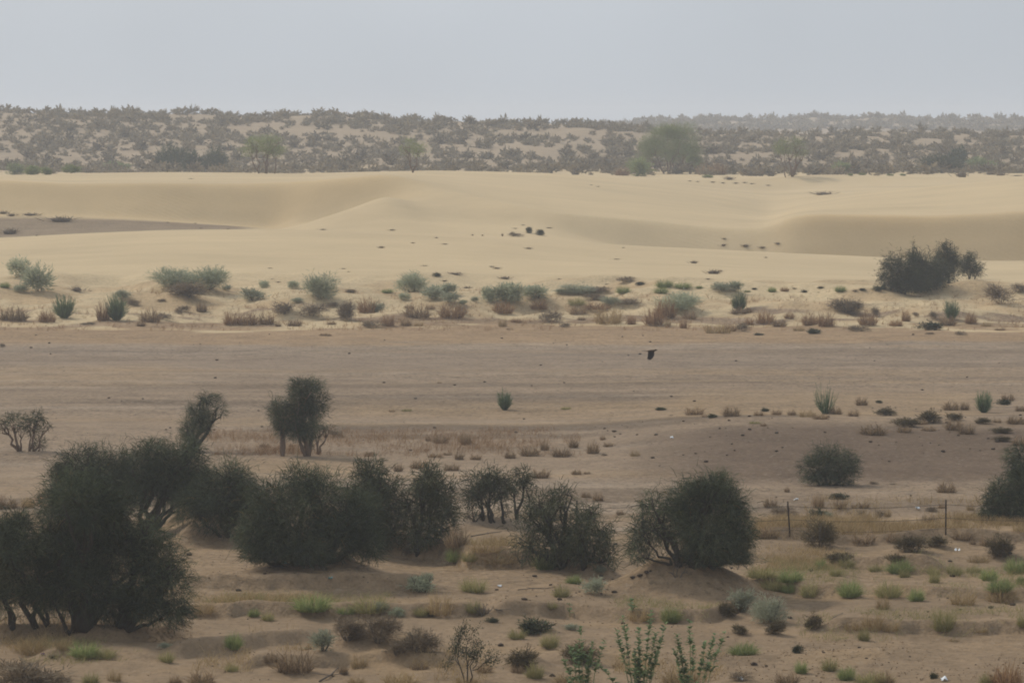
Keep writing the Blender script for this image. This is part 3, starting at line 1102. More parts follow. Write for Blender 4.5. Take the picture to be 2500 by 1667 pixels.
I 560 1096 170 150 pale | smaller silvery shrub tucked against the thorn bush mound | -
I 715 1176 230 180 pale | largest silvery grey dome shrub below the big thorn bush | the largest silvery dome
I 465 1146 120 106 heath
I 560 1116 60 56 heath
I 535 1254 100 66 heath
I 760 1250 130 86 heath
I 1000 1222 120 100 heath | round brown cushion alone on the sand step right of the silvery dome | the round brown cushion
I 110 1166 130 96 olive
I 550 1548 130 66 dry
I 2330 940 70 70 green
I 2080 1240 80 30 straw
I 1900 1300 70 20 straw
"""
SC = 2352 / 900.0
ITEMS = []
for ln in PLANTS.strip().splitlines():
    head, *rest = [s.strip() for s in ln.split('|')]
    r, zx, zy, zw, zh, kd = head.split()
    ox, oy = REG[r]
    ITEMS.append(dict(x=ox + float(zx) / SC, y=oy + float(zy) / SC, w=float(zw) / SC, h=float(zh) / SC, k=kd,
                      label=rest[0] if rest else None, lm=rest[1] if len(rest) > 1 and rest[1] != '-' else None))

# coppice hummocks: sand gathers under the bigger shrubs at the dune foot and in front
for it in ITEMS:
    if it['k'] in ('grey', 'dry', 'heath', 'rust', 'pale') and it['w'] > 40 and (620 < it['y'] < 800 or it['y'] > 1300):
        X, D, z = place(it['x'], it['y'])
        bump(it['x'], 0, it['w'] * .75, .10 * it['w'] / F * D, 1.0, D)

# ------------------------------------------------------------------ ground sheet
def soil_colour():
    D, B, X = DD, BB, XX
    row = YH + F * (HC - Z0) / np.maximum(D, 1)            # row on the flat
    n = fbm(X / 26, D / 9, 31, 3); n2 = fbm(X / 9, D / 4, 37, 3); n3 = fbm(X / 60, D / 5, 41, 3)
    sand = np.array([.505, .387, .228]); fore = np.array([.236, .166, .101]); plain = np.array([.268, .194, .127])  # fore darkened far below sand to carry the cloud shade over the foreground
    straw = np.array([.315, .215, .118]); dark = np.array([.112, .080, .052]); crust = np.array([.32, .25, .18]); far = np.array([.33, .25, .165])
    grey = np.array([.25, .19, .137])
    def mixc(c, k, w): return c * (1 - w[..., None]) + k * w[..., None]
    c = np.broadcast_to(plain, D.shape + (3,)).copy()
    # plain: streaks of straw grass, crust and dark gravel
    c = mixc(c, straw, .45 * smooth((n3 - .02) / .4))
    c = mixc(c, crust, .55 * smooth((fbm(X / 45, D / 3.2, 53, 3) - .12) / .3))
    c = mixc(c, dark, .45 * smooth((fbm(X / 38, D / 6, 59, 3) - .10) / .3))
    def rows(a, b, soft, x0=-9e3, x1=9e3, xs=150):
        rr = row + 14 * n2
        return smooth((rr - a + soft) / (2 * soft)) * (1 - smooth((rr - b + soft) / (2 * soft))) * smooth((B - x0) / xs + .5) * (1 - smooth((B - x1) / xs + .5))
    c = mixc(c, straw * [1.12, 1.06, 1.0], .60 * rows(788, 842, 14))
    c = mixc(c, grey, .45 * rows(842, 905, 18))
    c = mixc(c, crust, .45 * rows(838, 852, 5))
    c = mixc(c, straw, .55 * rows(983, 1014, 14, 820, 1750))
    c = mixc(c, straw, .5 * rows(955, 1050, 14, 1650, 2400))
    c = mixc(c, straw, .35 * rows(890, 940, 18, -500, 420))
    c = mixc(c, straw, .5 * rows(1116, 1152, 15, 560, 900))
    c = mixc(c, dark, .7 * rows(1034, 1052, 6, 640, 2000))
    c = mixc(c, dark * [1.05, 1.0, 1.02], .85 * rows(1070, 1172, 16, 1600, 2700, 420))
    c = mixc(c, straw, .75 * rows(1272, 1318, 12, 1830, 3200))
    wf = 1 - smooth((D - (184 + 5 * n2 - 4 * smooth((B - 1750) / 300) + 6 * smooth((1000 - B) / 500))) / 3 + .5)
    c = mixc(c, fore, wf)
    c = mixc(c, fore * [1.18, 1.16, 1.12], .6 * wf * smooth(n * 2 + .4))
    c = mixc(c, fore * .74, .55 * wf * smooth((fbm(X / 2.6, D / 4, 71, 3) - .12) / .25))
    c = mixc(c, straw * .9, .5 * wf * smooth((fbm(X / 4, D / 2.5, 77, 2) - .16) / .25))
    wd = smooth((D - (375 + 26 * n2 + 12 * n + 14 * fbm(X / 3.5, D / 3.5, 61, 2))) / 9 + .5)
    c = mixc(c, sand, wd)
    c = mixc(c, straw * [1.15, 1.1, 1.05], .5 * wd * (1 - smooth((D - 405) / 18)) * smooth(fbm(X / 6, D / 5, 63, 3) * 3 + .35))
    ws = band(D + 3 * n2, 517, 534, 5) * smooth((B - 1850) / 160)  # right slip face band: slightly darker, redder tint
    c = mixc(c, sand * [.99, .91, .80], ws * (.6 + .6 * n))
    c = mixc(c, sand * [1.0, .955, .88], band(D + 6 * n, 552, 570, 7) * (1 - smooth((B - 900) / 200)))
    c *= (1 + wd * (.07 * fbm(X / 30, D / 5, 101, 3) + .05 * fbm(X / 7, D / 5, 103, 3)))[..., None]
    wi = band(D + 1.5 * np.abs(n2), 503, 553, 2.5) * (1 - smooth((B - 560 - 60 * n) / 90)) * smooth(1.15 - .2 * n)
    c = mixc(c, np.array([.25, .185, .118]), wi)
    c = mixc(c, far, smooth((D - 860) / 60))
    c *= (1 + .10 * fbm(X / 18, D / 18, 83, 3))[..., None]
    grit = np.clip((1 - wd) * (1 - .35 * wf) * (.75 + .5 * n) + .55 * wi + .45 * band(D, 374, 420, 8), 0, 1)
    grit = np.maximum(grit, .35 * smooth((D - 880) / 50))
    rip = .75 * wf * smooth((n + .15) * 2.2) + band(D, 470, 720, 6) * .22 * smooth(fbm(X / 25, D / 25, 91, 2) * 2) * (1 - wi)
    return np.clip(c, .01, .9), grit, np.clip(rip, 0, 1)

def build_ground():
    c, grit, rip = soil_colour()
    ext = np.array([4, 15, 50, 150, 400, 800, 1150.0])
    ne = len(ext)
    # side skirts carry the same profile outwards
    def wide(a): return np.concatenate([np.repeat(a[:, :1], ne, 1), a, np.repeat(a[:, -1:], ne, 1)], 1)
    X = np.concatenate([XX[:, :1] - ext[::-1], XX, XX[:, -1:] + ext], 1)
    Y = np.broadcast_to(DS[:, None], X.shape)
    Z = wide(ZB).copy()
    edge = np.concatenate([ext[::-1], np.zeros(len(BS)), ext])
    far_side = smooth(edge / 300)[None, :]
    Z += far_side * 1.5 * fbm(X / 60, Y / 60, 99, 3) * smooth(Y / 120)
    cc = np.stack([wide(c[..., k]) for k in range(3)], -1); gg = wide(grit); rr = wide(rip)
    # behind the viewpoint
    yb = np.array([-150.0, -60, -20])
    Xb = np.repeat(X[:1], 3, 0); Zb = np.stack([np.full(X.shape[1], v) for v in (9.0, 13.2, 14.2)])
    X = np.concatenate([Xb, X]); Y = np.concatenate([np.repeat(yb[:, None], X.shape[1], 1), Y]); Z = np.concatenate([Zb, Z])
    cc = np.concatenate([np.repeat(cc[:1], 3, 0), cc]); gg = np.concatenate([np.repeat(gg[:1], 3, 0), gg]); rr = np.concatenate([np.repeat(rr[:1], 3, 0), rr])
    nr, nc = X.shape
    idx = np.arange(nr * nc).reshape(nr, nc)
    q = np.stack([idx[:-1, :-1], idx[:-1, 1:], idx[1:, 1:], idx[1:, :-1]], -1).reshape(-1, 4)
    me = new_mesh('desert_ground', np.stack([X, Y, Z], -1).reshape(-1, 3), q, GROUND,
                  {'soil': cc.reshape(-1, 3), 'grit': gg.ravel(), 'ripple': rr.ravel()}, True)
    tag(link('desert_ground', me), 'sand and gravel desert ground with pale dunes', None, None, 'structure')
build_ground()

# ------------------------------------------------------------------ trees and thickets (crown clumps and stems at their photograph positions)
# label | landmark wording | base x, base row | foliage, bark, density, twig length, twig width | clumps x,y,rx,ry ... | stems x0,y0,radius m,clump numbers ...
TREES = """
dark drooping thorn tree cut by the left edge with two thin trunks | the left edge thorn tree | 100 1530 | dark bark 3.4 .40 .030 | 20 1325 70 70;62 1395 66 66;-35 1380 70 90;92 1445 48 45;5 1455 60 45;40 1290 40 40 | 88 1528 .13 0 1;119 1528 .10 1 3;30 1534 .1 2 4
largest dark thorn tree, thick trunk in front, filling the left thicket | the largest left thorn tree | 199 1534 | dark bark 3.6 .40 .030 | 165 1255 75 75;250 1250 70 80;130 1335 55 70;210 1340 95 80;285 1350 60 70;170 1425 66 60;240 1430 66 60;110 1420 45 60;210 1230 60 60;270 1470 50 40 | 190 1534 .24 0 2 3;206 1534 .22 1 4 8;175 1536 .1 5 7;222 1534 .12 6 9
dark thorn tree with leaning trunk and drooping right side, in the left thicket | the leaning tree of the left thicket | 300 1534 | dark bark 3.0 .42 .030 | 352 1325 58 52;392 1380 60 60;412 1450 48 55;348 1415 54 60;420 1500 35 30;320 1470 40 40;375 1480 45 40 | 292 1532 .22 0 1;305 1535 .14 3 5;310 1534 .1 2 4 6
dark thorn tree crown rising behind the left thicket, with two round tops | the tree behind the left thicket | 230 1302 | dark bark 3.6 .38 .030 | 205 1132 60 45;158 1178 42 48;262 1165 66 52;312 1185 50 60;215 1205 80 60;235 1250 70 45 | 220 1302 .16 0 1 4;245 1302 .16 2 3 5
dark thorn tree standing on the sand bank behind the left thicket, high right shoulder | the tree on the sand bank | 352 1300 | dark bark 3.3 .38 .030 | 375 1108 48 36;425 1122 52 46;472 1132 34 52;400 1175 70 52;482 1185 42 48;350 1165 48 48;440 1215 50 30 | 350 1300 .17 0 3 5;362 1300 .13 1 2 4 6
dark bush joining the left trees to the broad middle thicket | the joining dark bush | 560 1312 | dark bark 3.2 .38 .030 | 570 1168 48 34;592 1205 45 45;520 1205 58 48;540 1258 58 45;470 1235 48 42;600 1262 38 42 | 555 1312 .12 0 1 2;575 1312 .1 3 5;540 1312 .08 4
broad dark dome shaped thicket on its own sand mound, trailing twigs to the ground | the broad middle thicket | 745 1372 | dark bark 3.8 .40 .030 | 742 1172 40 34 .7;668 1222 60 52;790 1216 66 52 .8;862 1262 56 58;636 1296 48 62;720 1296 86 72;824 1308 76 60;900 1318 36 48;612 1362 28 36 .7;652 1384 40 26;760 1346 66 34;918 1350 18 26 .6;700 1170 22 18 .5 | 720 1374 .16 0 1 5;760 1374 .16 2 6;800 1376 .13 3 7;690 1374 .1 4 8
tall dark bush with ragged top, left one of a pair behind the middle thicket | the left ragged dark bush of the pair | 935 1338 | dark2 bark 2.8 .38 .028 | 905 1160 42 34;930 1195 56 48;880 1208 42 48;910 1262 58 58;962 1275 38 55;900 1305 48 30 | 928 1340 .13 0 1 2;945 1340 .1 3 4
tall dark bush with ragged top, right one of a pair beside the small grove | the right ragged dark bush of the pair | 1030 1348 | dark2 bark 2.7 .38 .028 | 1045 1172 42 34;1070 1222 48 52;1020 1232 48 52;1086 1282 34 48;1040 1302 52 38 | 1020 1348 .12 0 2;1035 1348 .1 1 3
flat topped small thorn tree with several bare dark trunks on a low bank | the flat topped small tree | 1200 1272 | dark2 bark 1.9 .34 .026 | 1185 1170 46 27;1158 1196 36 24;1218 1186 33 28;1192 1208 48 24;1152 1225 20 22;1168 1248 26 18 .5;1226 1250 22 16 .5;1140 1255 14 14 .4 | 1179 1270 .075 0 1;1198 1271 .085 0 3;1230 1274 .09 2;1208 1271 .06 3;1160 1272 .04 5 4 7;1236 1273 .04 6
slim thorn tree with forked bare trunk right of the flat topped tree | the slim forked tree | 1262 1268 | dark2 bark 1.8 .34 .026 | 1275 1160 29 22;1292 1182 18 20;1256 1186 18 14 | 1262 1268 .085 0 2;1297 1264 .06 1
ragged sparse thorn tree with bare twigs sticking out of its top | the ragged sparse tree | 1365 1388 | dark2 bark 1.55 .40 .026 | 1330 1228 48 28;1372 1216 33 30;1310 1268 48 42;1372 1268 48 48;1340 1322 58 48;1392 1325 34 45;1290 1330 35 40 | 1362 1388 .13 0 2 6;1370 1388 .12 1 3 5;1345 1388 .07 4
dark ragged bush with thin trunk between the sparse tree and the big thorn bush | the thin trunked ragged bush | 1428 1392 | dark2 bark 1.9 .38 .026 | 1435 1250 29 22;1430 1292 42 38;1466 1312 34 38;1440 1352 50 36;1482 1362 30 34;1405 1330 26 34 | 1424 1392 .1 0 1 5;1440 1392 .08 2 3 4
biggest single thorn bush, rounded and dark, on a high sand mound | the big thorn bush | 1700 1378 | dark bark 3.6 .40 .029 | 1735 1188 44 34;1690 1228 60 48;1772 1240 50 60;1802 1305 34 66;1725 1312 86 76;1640 1272 48 46 .6;1600 1236 38 34 .45;1592 1308 46 50 .5;1788 1375 46 48;1700 1380 60 36;1556 1290 26 34 .4;1560 1350 34 30 .4 | 1690 1380 .2 0 1 4;1720 1380 .18 2 3 8;1660 1378 .13 5 6 7;1740 1382 .1 9;1640 1376 .07 10 11
round dark shrub alone in front of the dark gravel swell | the round dark shrub | 2025 1184 | dark bark 2.2 .36 .028 | 2020 1106 34 27;2036 1136 48 34;1990 1141 33 28;2076 1136 24 28;2000 1170 42 16;2056 1166 34 20 | 2020 1184 .1 0 1;2035 1184 .08 3 5;2005 1184 .08 2 4
tall dark shrub cut by the right edge, upper of two | the right edge dark shrub | 2492 1276 | dark bark 3.4 .38 .030 | 2500 1120 38 44;2522 1182 58 52;2482 1172 24 38;2502 1240 48 38 | 2495 1276 .13 0 2;2505 1276 .12 1 3
lower rounded dark shrub leaning on the right edge one | the lower right edge shrub | 2440 1278 | dark bark 3.2 .36 .030 | 2440 1200 33 28;2425 1236 33 32;2470 1232 34 38;2410 1258 20 20 | 2438 1278 .1 0 1;2450 1278 .09 2 3
small thorn tree with crooked pale forked trunk at the far left of the plain | the crooked small tree at the left | 48 1101 | dark2 lbark 1.25 .38 .026 | 36 1026 32 19;10 1036 18 17;52 1046 14 17 | 48 1101 .12 0 1;50 1101 .07 2
small thorn tree with two upright stems beside the crooked one | the twin stemmed small tree | 78 1101 | dark2 lbark 1.5 .36 .026 | 86 1021 26 18;78 1046 17 20;111 1041 16 9;96 1084 19 17 | 72 1101 .07 0 1;82 1101 .08 0 2;92 1101 .05 3
leaning thorn tree with an arched drooping top above the left thicket | the arched leaning tree | 468 1102 | dark bark 2.4 .36 .026 | 508 976 26 13;538 1000 12 18;478 1008 26 22;464 1047 24 28;494 1037 26 24;466 1080 20 22;500 1010 22 20 | 468 1102 .15 0 1;466 1102 .12 2 3 4 5
tallest tree on the plain, dense dark crown over two leaning trunks | the tallest plain tree | 720 1113 | dark lbark 2.9 .36 .028 | 746 946 36 21;766 986 34 38;730 982 34 38;676 1002 21 28;700 1022 34 33;746 1032 36 38;722 1052 28 22;690 1042 14 28 | 690 1114 .13 3 4 7;752 1110 .15 0 1 5;745 1112 .1 2 6
small bare pale tree right beside the tallest plain tree | the small bare tree | 776 1109 | dark2 lbark .45 .3 .024 | 780 1046 19 13;802 1041 20 9;766 1051 11 13 | 776 1109 .075 0 1 2
dark feathery thicket on the dune, low left part with a bare twig on top | the low left part of the dune thicket | 2200 716 | dark2 bark 3.2 .5 .040 | 2197 672 40 40;2184 642 22 18;2226 690 38 28;2228 640 8 45;2174 700 16 20 | 2200 716 .12 0 1 3;2210 716 .1 2 4
dark feathery thicket on the dune, wide middle part | the dune thicket | 2262 708 | dark2 bark 3.4 .5 .040 | 2250 657 40 36;2276 672 38 33;2236 640 22 22;2255 690 45 20 | 2255 708 .12 0 2;2268 708 .11 1 3
tallest round dome of the dark feathery dune thicket | the tallest dune dome | 2318 692 | dark2 bark 3.4 .5 .040 | 2316 629 28 32;2312 662 32 32 | 2316 692 .12 0 1
right hand small dome of the dark dune thicket with bare stems below | the right dome of the dune thicket | 2370 682 | dark2 bark 2.4 .5 .040 | 2370 650 23 28;2354 646 18 24;2384 660 12 22 | 2366 682 .09 0 1;2378 682 .07 2
far spreading tree with several pale stems behind the left dune crest | the far many stemmed tree | 647 424 | fargr lbark 1.4 .50 .05 | 625 346 28 13;660 341 30 13;608 366 20 15;677 371 22 15;645 361 40 15 | 632 424 .15 0 2;648 424 .17 1 4;652 424 .15 4;670 424 .13 3
faint thin far tree with a V shaped trunk above the main dune crest | the faint V shaped far tree | 1008 422 | fargr lbark .85 .5 .05 | 1005 351 26 11;1030 361 20 12;985 366 14 11;1012 372 24 10 | 1008 422 .13 0 1 2
biggest far tree, wide crown over a fan of reddish trunks | the biggest far tree | 1634 424 | fargr lbark 2.0 .50 .05 | 1590 352 26 28;1626 327 38 23;1664 331 34 26;1640 362 54 26;1686 367 22 23;1582 378 18 18;1700 395 16 22;1560 395 20 20 | 1622 424 .2 0 5;1632 424 .22 1 3;1642 424 .2 2;1648 424 .18 4 6
far forked tree with open crown and leaning trunk on the sand flat | the far forked tree | 1933 432 | fargr lbark 1.0 .5 .05 | 1909 351 20 13;1946 346 20 13;1926 371 26 13;1900 364 14 10;1957 373 17 11 | 1934 432 .22 1 4 2;1918 431 .1 0 3
"""
TREE_POS = []
for i, ln in enumerate(TREES.strip().splitlines()):
    lab, lm, base, par, cl, st = [s.strip() for s in ln.split('|')]
    bx, by = map(float, base.split())
    fo, bark, od, L, w = par.split(); od, L, w = float(od), float(L), float(w)
    if fo == 'dark': L, w = L * 1.2, w * .66
    rng = np.random.RandomState(100 + i)
    X, D, z = place(bx, by)
    s = F / D
    blobs = []
    zoff = (HC - z) * s + YH          # row of the ground point itself
    for c in cl.split(';'):
        cx, cy_, rx, ry, *dn = map(float, c.split())
        blobs.append(((cx - bx) / s, rng.normal() * rx / s * .35, max((zoff - cy_) / s, .1), rx / s * 1.10, rx / s * .95, ry / s * 1.08, dn[0] if dn else 1.0))
    far_t = fo == 'fargr'
    root = link('thorn_bush' if ('bush' in lab or 'shrub' in lab or 'thicket' in lm and 'dune' in lm) else ('far_tree' if far_t else 'thorn_tree'), None, None, (X, D, z))
    tag(root, lab, 'tree' if root.name.startswith(('thorn_tree', 'far_tree')) else 'bush',
        'far trees on the sand flat' if far_t else 'dark thorn trees and bushes')
    area = sum(math.pi * b[3] * b[5] for b in blobs)
    n = int(od * 1.2 * area / (L * w * .6))
    g = Geo(); crown(g, blobs, n, L, w, rng, .2, .1 if far_t else .75, .40)
    link('crown', g.mesh('crown', M[fo]), root)
    for t in st.split(';'):
        x0, y0, r0, *ids = t.split()
        dx = (float(x0) - bx) / s; dy = rng.normal() * .1
        z0 = float(ground(X + dx, D + dy)) - z - .06
        g = Geo(); limbs(g, (dx, dy, z0), float(r0), [blobs[int(k)] for k in ids], rng, 4 if od < 2 else 3)
        link('trunk', g.mesh('trunk', M[bark], True), root)
    TREE_POS.append((bx, by, zoff, lm))

# ------------------------------------------------------------------ the countable plants
LMK = [(it['x'], it['y'], it['lm']) for it in ITEMS if it['lm']] + [(b, y, lm) for b, y, _, lm in TREE_POS]
ORD = 'first second third fourth fifth sixth seventh eighth ninth tenth eleventh twelfth'.split()
buckets = {}
for it in ITEMS:
    if it['label']: continue
    say = KIND[it['k']][4]
    if it['k'] == 'speck': say = 'small dark dead clump'
    best = sorted(LMK, key=lambda l: math.hypot(l[0] - it['x'], 1.5 * (l[1] - it['y'])))[0]
    dx, dy = it['x'] - best[0], it['y'] - best[1]
    rel = ('right of' if dx > 0 else 'left of') if abs(dx) > 1.1 * abs(dy) else ('in front of' if dy > 0 else 'behind')
    buckets.setdefault((say, rel, best[2]), []).append((math.hypot(dx, dy), it))
for (say, rel, lm), lst in buckets.items():
    lst.sort(key=lambda a: a[0])
    for k, (_, it) in enumerate(lst):
        it['label'] = f'{say} {rel} {lm}' if len(lst) == 1 else f'{ORD[k]} {say} {rel} {lm}'

for i, it in enumerate(ITEMS):
    rng = np.random.RandomState(500 + i)
    X, D, z = place(it['x'], it['y'])
    s = F / D
    gen, mat, nm, cat, say = KIND[it['k']]
    w, h = it['w'] / s * (1.32 if it['k'] in ('brown', 'rust') else 1.18), it['h'] / s * (1.3 if it['k'] in ('brown', 'rust', 'straw') else 1.08)
    me = PROTO[it['k']][rng.randint(4)]
    grp = {'speck': 'small dead clumps on the sand'}.get(it['k'], say + 's')
    big = it['w'] > 62 and it['k'] in ('grey', 'pale', 'dry', 'heath', 'dkgr', 'fgr', 'fgd')
    if big:
        root = link(nm, None, None, (X, D, z - .02))
        if it['w'] > 88:          # large ones get a finer crown of their own
            me = dome(2600, rng, .13, .013).mesh('crown', M[mat])
        o = link('crown', me, root)
        o.rotation_euler = (0, 0, rng.rand() * 6.28); o.scale = (w * .98, w * .98 * (.7 + .3 * rng.rand()), h * 1.0)
        for k in range(rng.randint(3, 6)):
            g = Geo(); a = rng.rand() * 6.28; q = w * (.1 + .28 * rng.rand())
            tip = np.array([q * math.cos(a), q * math.sin(a), h * (.5 + .35 * rng.rand())])
            tube(g, curve((q * .2 * math.cos(a), q * .2 * math.sin(a), -.05), tip, rng, .1, 4), np.linspace(.035, .012, 4), 4)
            link('stem', g.mesh('stem', M['dead']), root)
        tag(root, it['label'], cat, grp)
    else:
        o = link(nm, me, None, (X, D, z - .02))
        rot = rng.rand() * 6.28
        o.rotation_euler = (0, 0, rot); o.scale = (w, w * (.75 + .25 * rng.rand()), h)
        if it['w'] > 1.7 * it['h']: o.rotation_euler = (0, 0, (rng.rand() - .5) * .6)
        tag(o, it['label'], cat, grp)

# ------------------------------------------------------------------ scrub on the far ridges
def ridge_scrub():
    rng = np.random.RandomState(77)
    pro = [far_clump(64, rng).mesh('ridge_bush', M['far']) for _ in range(6)]
    spots = []
    for (d0, d1, n, x0, x1, sz) in ((832, 1225, 5400, -1420, 1420, 2.5), (2010, 2350, 1500, 200, 1440, 4.2)):
        for _ in range(n):
            D = d0 + (d1 - d0) * rng.rand() ** (.85 if d0 < 900 else .7); X = (x0 + (x1 - x0) * rng.rand()) / F * D
            if vnoise(X / 16, D / 26, 3) + .6 * vnoise(X / 6, D / 9, 6) < -.28: continue
            w = sz * (.45 + 1.15 * rng.rand() ** 2.2)
            spots.append((w / D, X, D, w, w * (.5 + .36 * rng.rand())))
    spots.sort(reverse=True)
    inview = [p for p in spots if abs(p[1] / p[2] * F) < 1235]
    own = set(id(p) for p in inview[:300])
    V, Fc, T, n = [], [], [], 0
    for p in spots:
        _, X, D, w, h = p
        z = float(ground(X, D)) - .08
        k = rng.randint(6); rot = rng.rand() * 6.28
        if id(p) in own:
            o = link('ridge_bush', pro[k], None, (X, D, z)); o.rotation_euler = (0, 0, rot); o.scale = (w, w, h)
            tag(o, 'hazy grey brown bush dotting the scrub covered ridge behind the dunes', 'bush', 'bushes dotting the far scrub ridge')
        else:
            me = pro[k]; nv = len(me.vertices)
            co = np.empty(nv * 3, np.float32); me.vertices.foreach_get('co', co); co = co.reshape(-1, 3)
            c, s_ = math.cos(rot), math.sin(rot)
            V.append(np.stack([(co[:, 0] * c - co[:, 1] * s_) * w + X, (co[:, 0] * s_ + co[:, 1] * c) * w + D, co[:, 2] * h + z], 1))
            f = np.empty(len(me.polygons) * 3, np.int32); me.polygons.foreach_get('vertices', f); Fc.append(f.reshape(-1, 3) + n)
            t = np.empty(nv, np.float32); me.attributes['tone'].data.foreach_get('value', t)
            T.append(np.clip(t * .7 + .3 * rng.rand(), 0, 1)); n += nv
    me = new_mesh('ridge_scrub', np.concatenate(V), np.concatenate(Fc), M['far'], {'tone': np.concatenate(T)})
    tag(link('ridge_scrub', me), 'dense low scrub covering the far hazy ridges', 'scrub', None, 'stuff')
ridge_scrub()

# ------------------------------------------------------------------ uncountable cover: thin dry grass, pebbles, twig litter
def scatter(boxes, rng):
    out = []
    for x0, x1, r0, r1, n in boxes:
        D0, D1 = row2d(r1), row2d(r0)
        D = D0 + (D1 - D0) * rng.rand(n); b = x0 + (x1 - x0) * rng.rand(n)
        X = (b - 1250) / F * D
        keep = vnoise(X / 3.2, D / 4.5, 12) + .5 * vnoise(X / 1.2, D / 1.5, 14) > .0 - .3 * rng.rand(n) ** 2
        out.append((X[keep], D[keep]))
    X = np.concatenate([o[0] for o in out]); D = np.concatenate([o[1] for o in out])
    return X, D, ground(X, D)

def grass_stuff(name, label, boxes, h, w, mat, seed):
    rng = np.random.RandomState(seed)
    X, D, z = scatter(boxes, rng)
    m = 5
    X, D, z = [np.repeat(a, m) for a in (X, D, z)]
    n = len(X)
    P0 = np.stack([X + rng.normal(size=n) * .10, D + rng.normal(size=n) * .10, z - .02], 1)
    P2 = P0 + np.stack([rng.normal(size=n) * .22 + .05, rng.normal(size=n) * .22, h * (.35 + .8 * rng.rand(n))], 1)
    P1 = P0 + (P2 - P0) * [.4, .4, .6]
    g = Geo(); ribbons(g, P0, P1, P2, w, rng.rand(n), rng)
    tag(link(name, g.mesh(name, M[mat])), label, 'grass', None, 'stuff')
grass_stuff('dry_grass', 'thin pinkish brown grass belt across the plain', [(470, 1420, 1050, 1114, 3000), (620, 760, 1095, 1112, 200), (-20, 200, 1215, 1245, 320)], .46, .011, 'rust', 5)
grass_stuff('dry_grass', 'thin straw grass along the wire fence', [(1840, 2520, 1268, 1322, 2600), (1960, 2520, 1225, 1280, 500), (2330, 2520, 1255, 1310, 500)], .5, .018, 'straw', 6)
grass_stuff('dry_grass', 'thin yellow grass between the bushes on the near sand', [(1100, 1290, 1335, 1378, 420), (1840, 2060, 1345, 1400, 500), (440, 760, 1465, 1500, 420), (480, 620, 1590, 1640, 160), (0, 180, 1545, 1600, 200), (1500, 1760, 1600, 1670, 260), (1000, 1200, 1620, 1670, 160), (560, 780, 1560, 1610, 160)], .38, .014, 'straw', 8)

grass_stuff('dry_grass', 'thin rusty grass fringe between plain and pale dune', [(-80, 2580, 760, 808, 3000)], .46, .024, 'rust', 10)

grass_stuff('green_grass', 'thin yellowish green grass between the tussocks on the near sand', [(1830, 2100, 1370, 1450, 700), (2100, 2520, 1380, 1470, 700), (1950, 2520, 1500, 1560, 420), (430, 960, 1462, 1500, 420), (1500, 1760, 1470, 1520, 160), (1080, 1160, 1330, 1370, 120), (60, 420, 1570, 1625, 260)], .34, .012, 'olive', 12)

def pebbles():
    rng = np.random.RandomState(9)
    vs, fs, n = [], [], 0
    X, D, z = scatter([(-80, 2580, 815, 1240, 620), (1450, 2550, 1040, 1175, 300), (-50, 1400, 1180, 1260, 40), (380, 2540, 1330, 1660, 500)], rng)
    for x, y, zz in zip(X, D, z):
        v, f = lump(rng); s = .04 + .17 * rng.rand() ** 5
        vs.append(v * [s * 1.5, s * 1.2, s * .8] + [x, y, zz]); fs.append(f + n); n += 12
    tag(link('pebbles', new_mesh('pebbles', np.concatenate(vs), np.concatenate(fs), M['clod'])), 'dark pebbles and clods strewn over the plain', 'pebbles', None, 'stuff')
    g = Geo()
    X, D, z = scatter([(1600, 2520, 1560, 1668, 1500), (1480, 1860, 1390, 1500, 700), (430, 1000, 1330, 1450, 500), (400, 1800, 1400, 1660, 900), (900, 1500, 1390, 1500, 160), (0, 700, 1570, 1660, 200), (-40, 470, 1525, 1562, 2600), (1600, 1840, 1400, 1470, 900), (600, 930, 1385, 1430, 700), (850, 1120, 1335, 1360, 400)], rng)  # densest boxes darken the ground where tree and bush shadows fall
    m = len(X); P = np.stack([X, D, z + .02], 1); d = unit(rng.normal(size=(m, 3)) * [1, 1, .25] + [0, 0, .12])
    L = .04 + .10 * rng.rand(m, 1) ** 2
    ribbons(g, P, P + d * L * .5, P + d * L + rng.normal(size=(m, 3)) * [.02, .02, .01], .035, rng.rand(m) * .8, rng)
    tag(link('leaf_litter', g.mesh('leaf_litter', M['brown'])), 'dark twig and leaf litter on the near sand', 'litter', None, 'stuff')
pebbles()

# ------------------------------------------------------------------ wire fence
def fence():
    xs = [(1408, 1306), (1572, 1306), (1929, 1309), (2309, 1305), (2690, 1305)]
    root = link('wire_fence', None, None, place(1929, 1309))
    tag(root, 'low wire fence of thin dark steel posts across the far side of the sand', 'fence')
    o0 = np.array(root.location); tops = []
    for k, (x, r) in enumerate(xs):
        p = np.array(place(x, r)) - o0
        g = Geo()
        lean = np.array([-.09 if k == 1 else -.11 if k == 2 else .01, .02, 1.62])
        for dx in (-.015, .015):       # angle-iron: a web and two flanges
            tube(g, [p + [dx, 0, -.15], p + [dx, 0, 0] + lean], .019, 4)
        tube(g, [p + [0, .02, -.15], p + [0, .02, 0] + lean * .995], .019, 4)
        link('post', g.mesh('post', M['post']), root)
        tops.append((p, lean))
    for hz in (.30, .78, 1.40):
        pts = []
        for (p, l), (q, m) in zip(tops[:-1], tops[1:]):
            a, b = p + l * hz / 1.62, q + m * hz / 1.62
            for t in np.linspace(0, 1, 9)[:-1]:
                pts.append(a + (b - a) * t + np.array([0, -.04, -.13 * 4 * t * (1 - t)]))
        pts.append(tops[-1][0] + tops[-1][1] * hz / 1.62)
        g = Geo(); tube(g, pts, .011, 4)
        link('wire', g.mesh('wire', M['wire']), root)
fence()

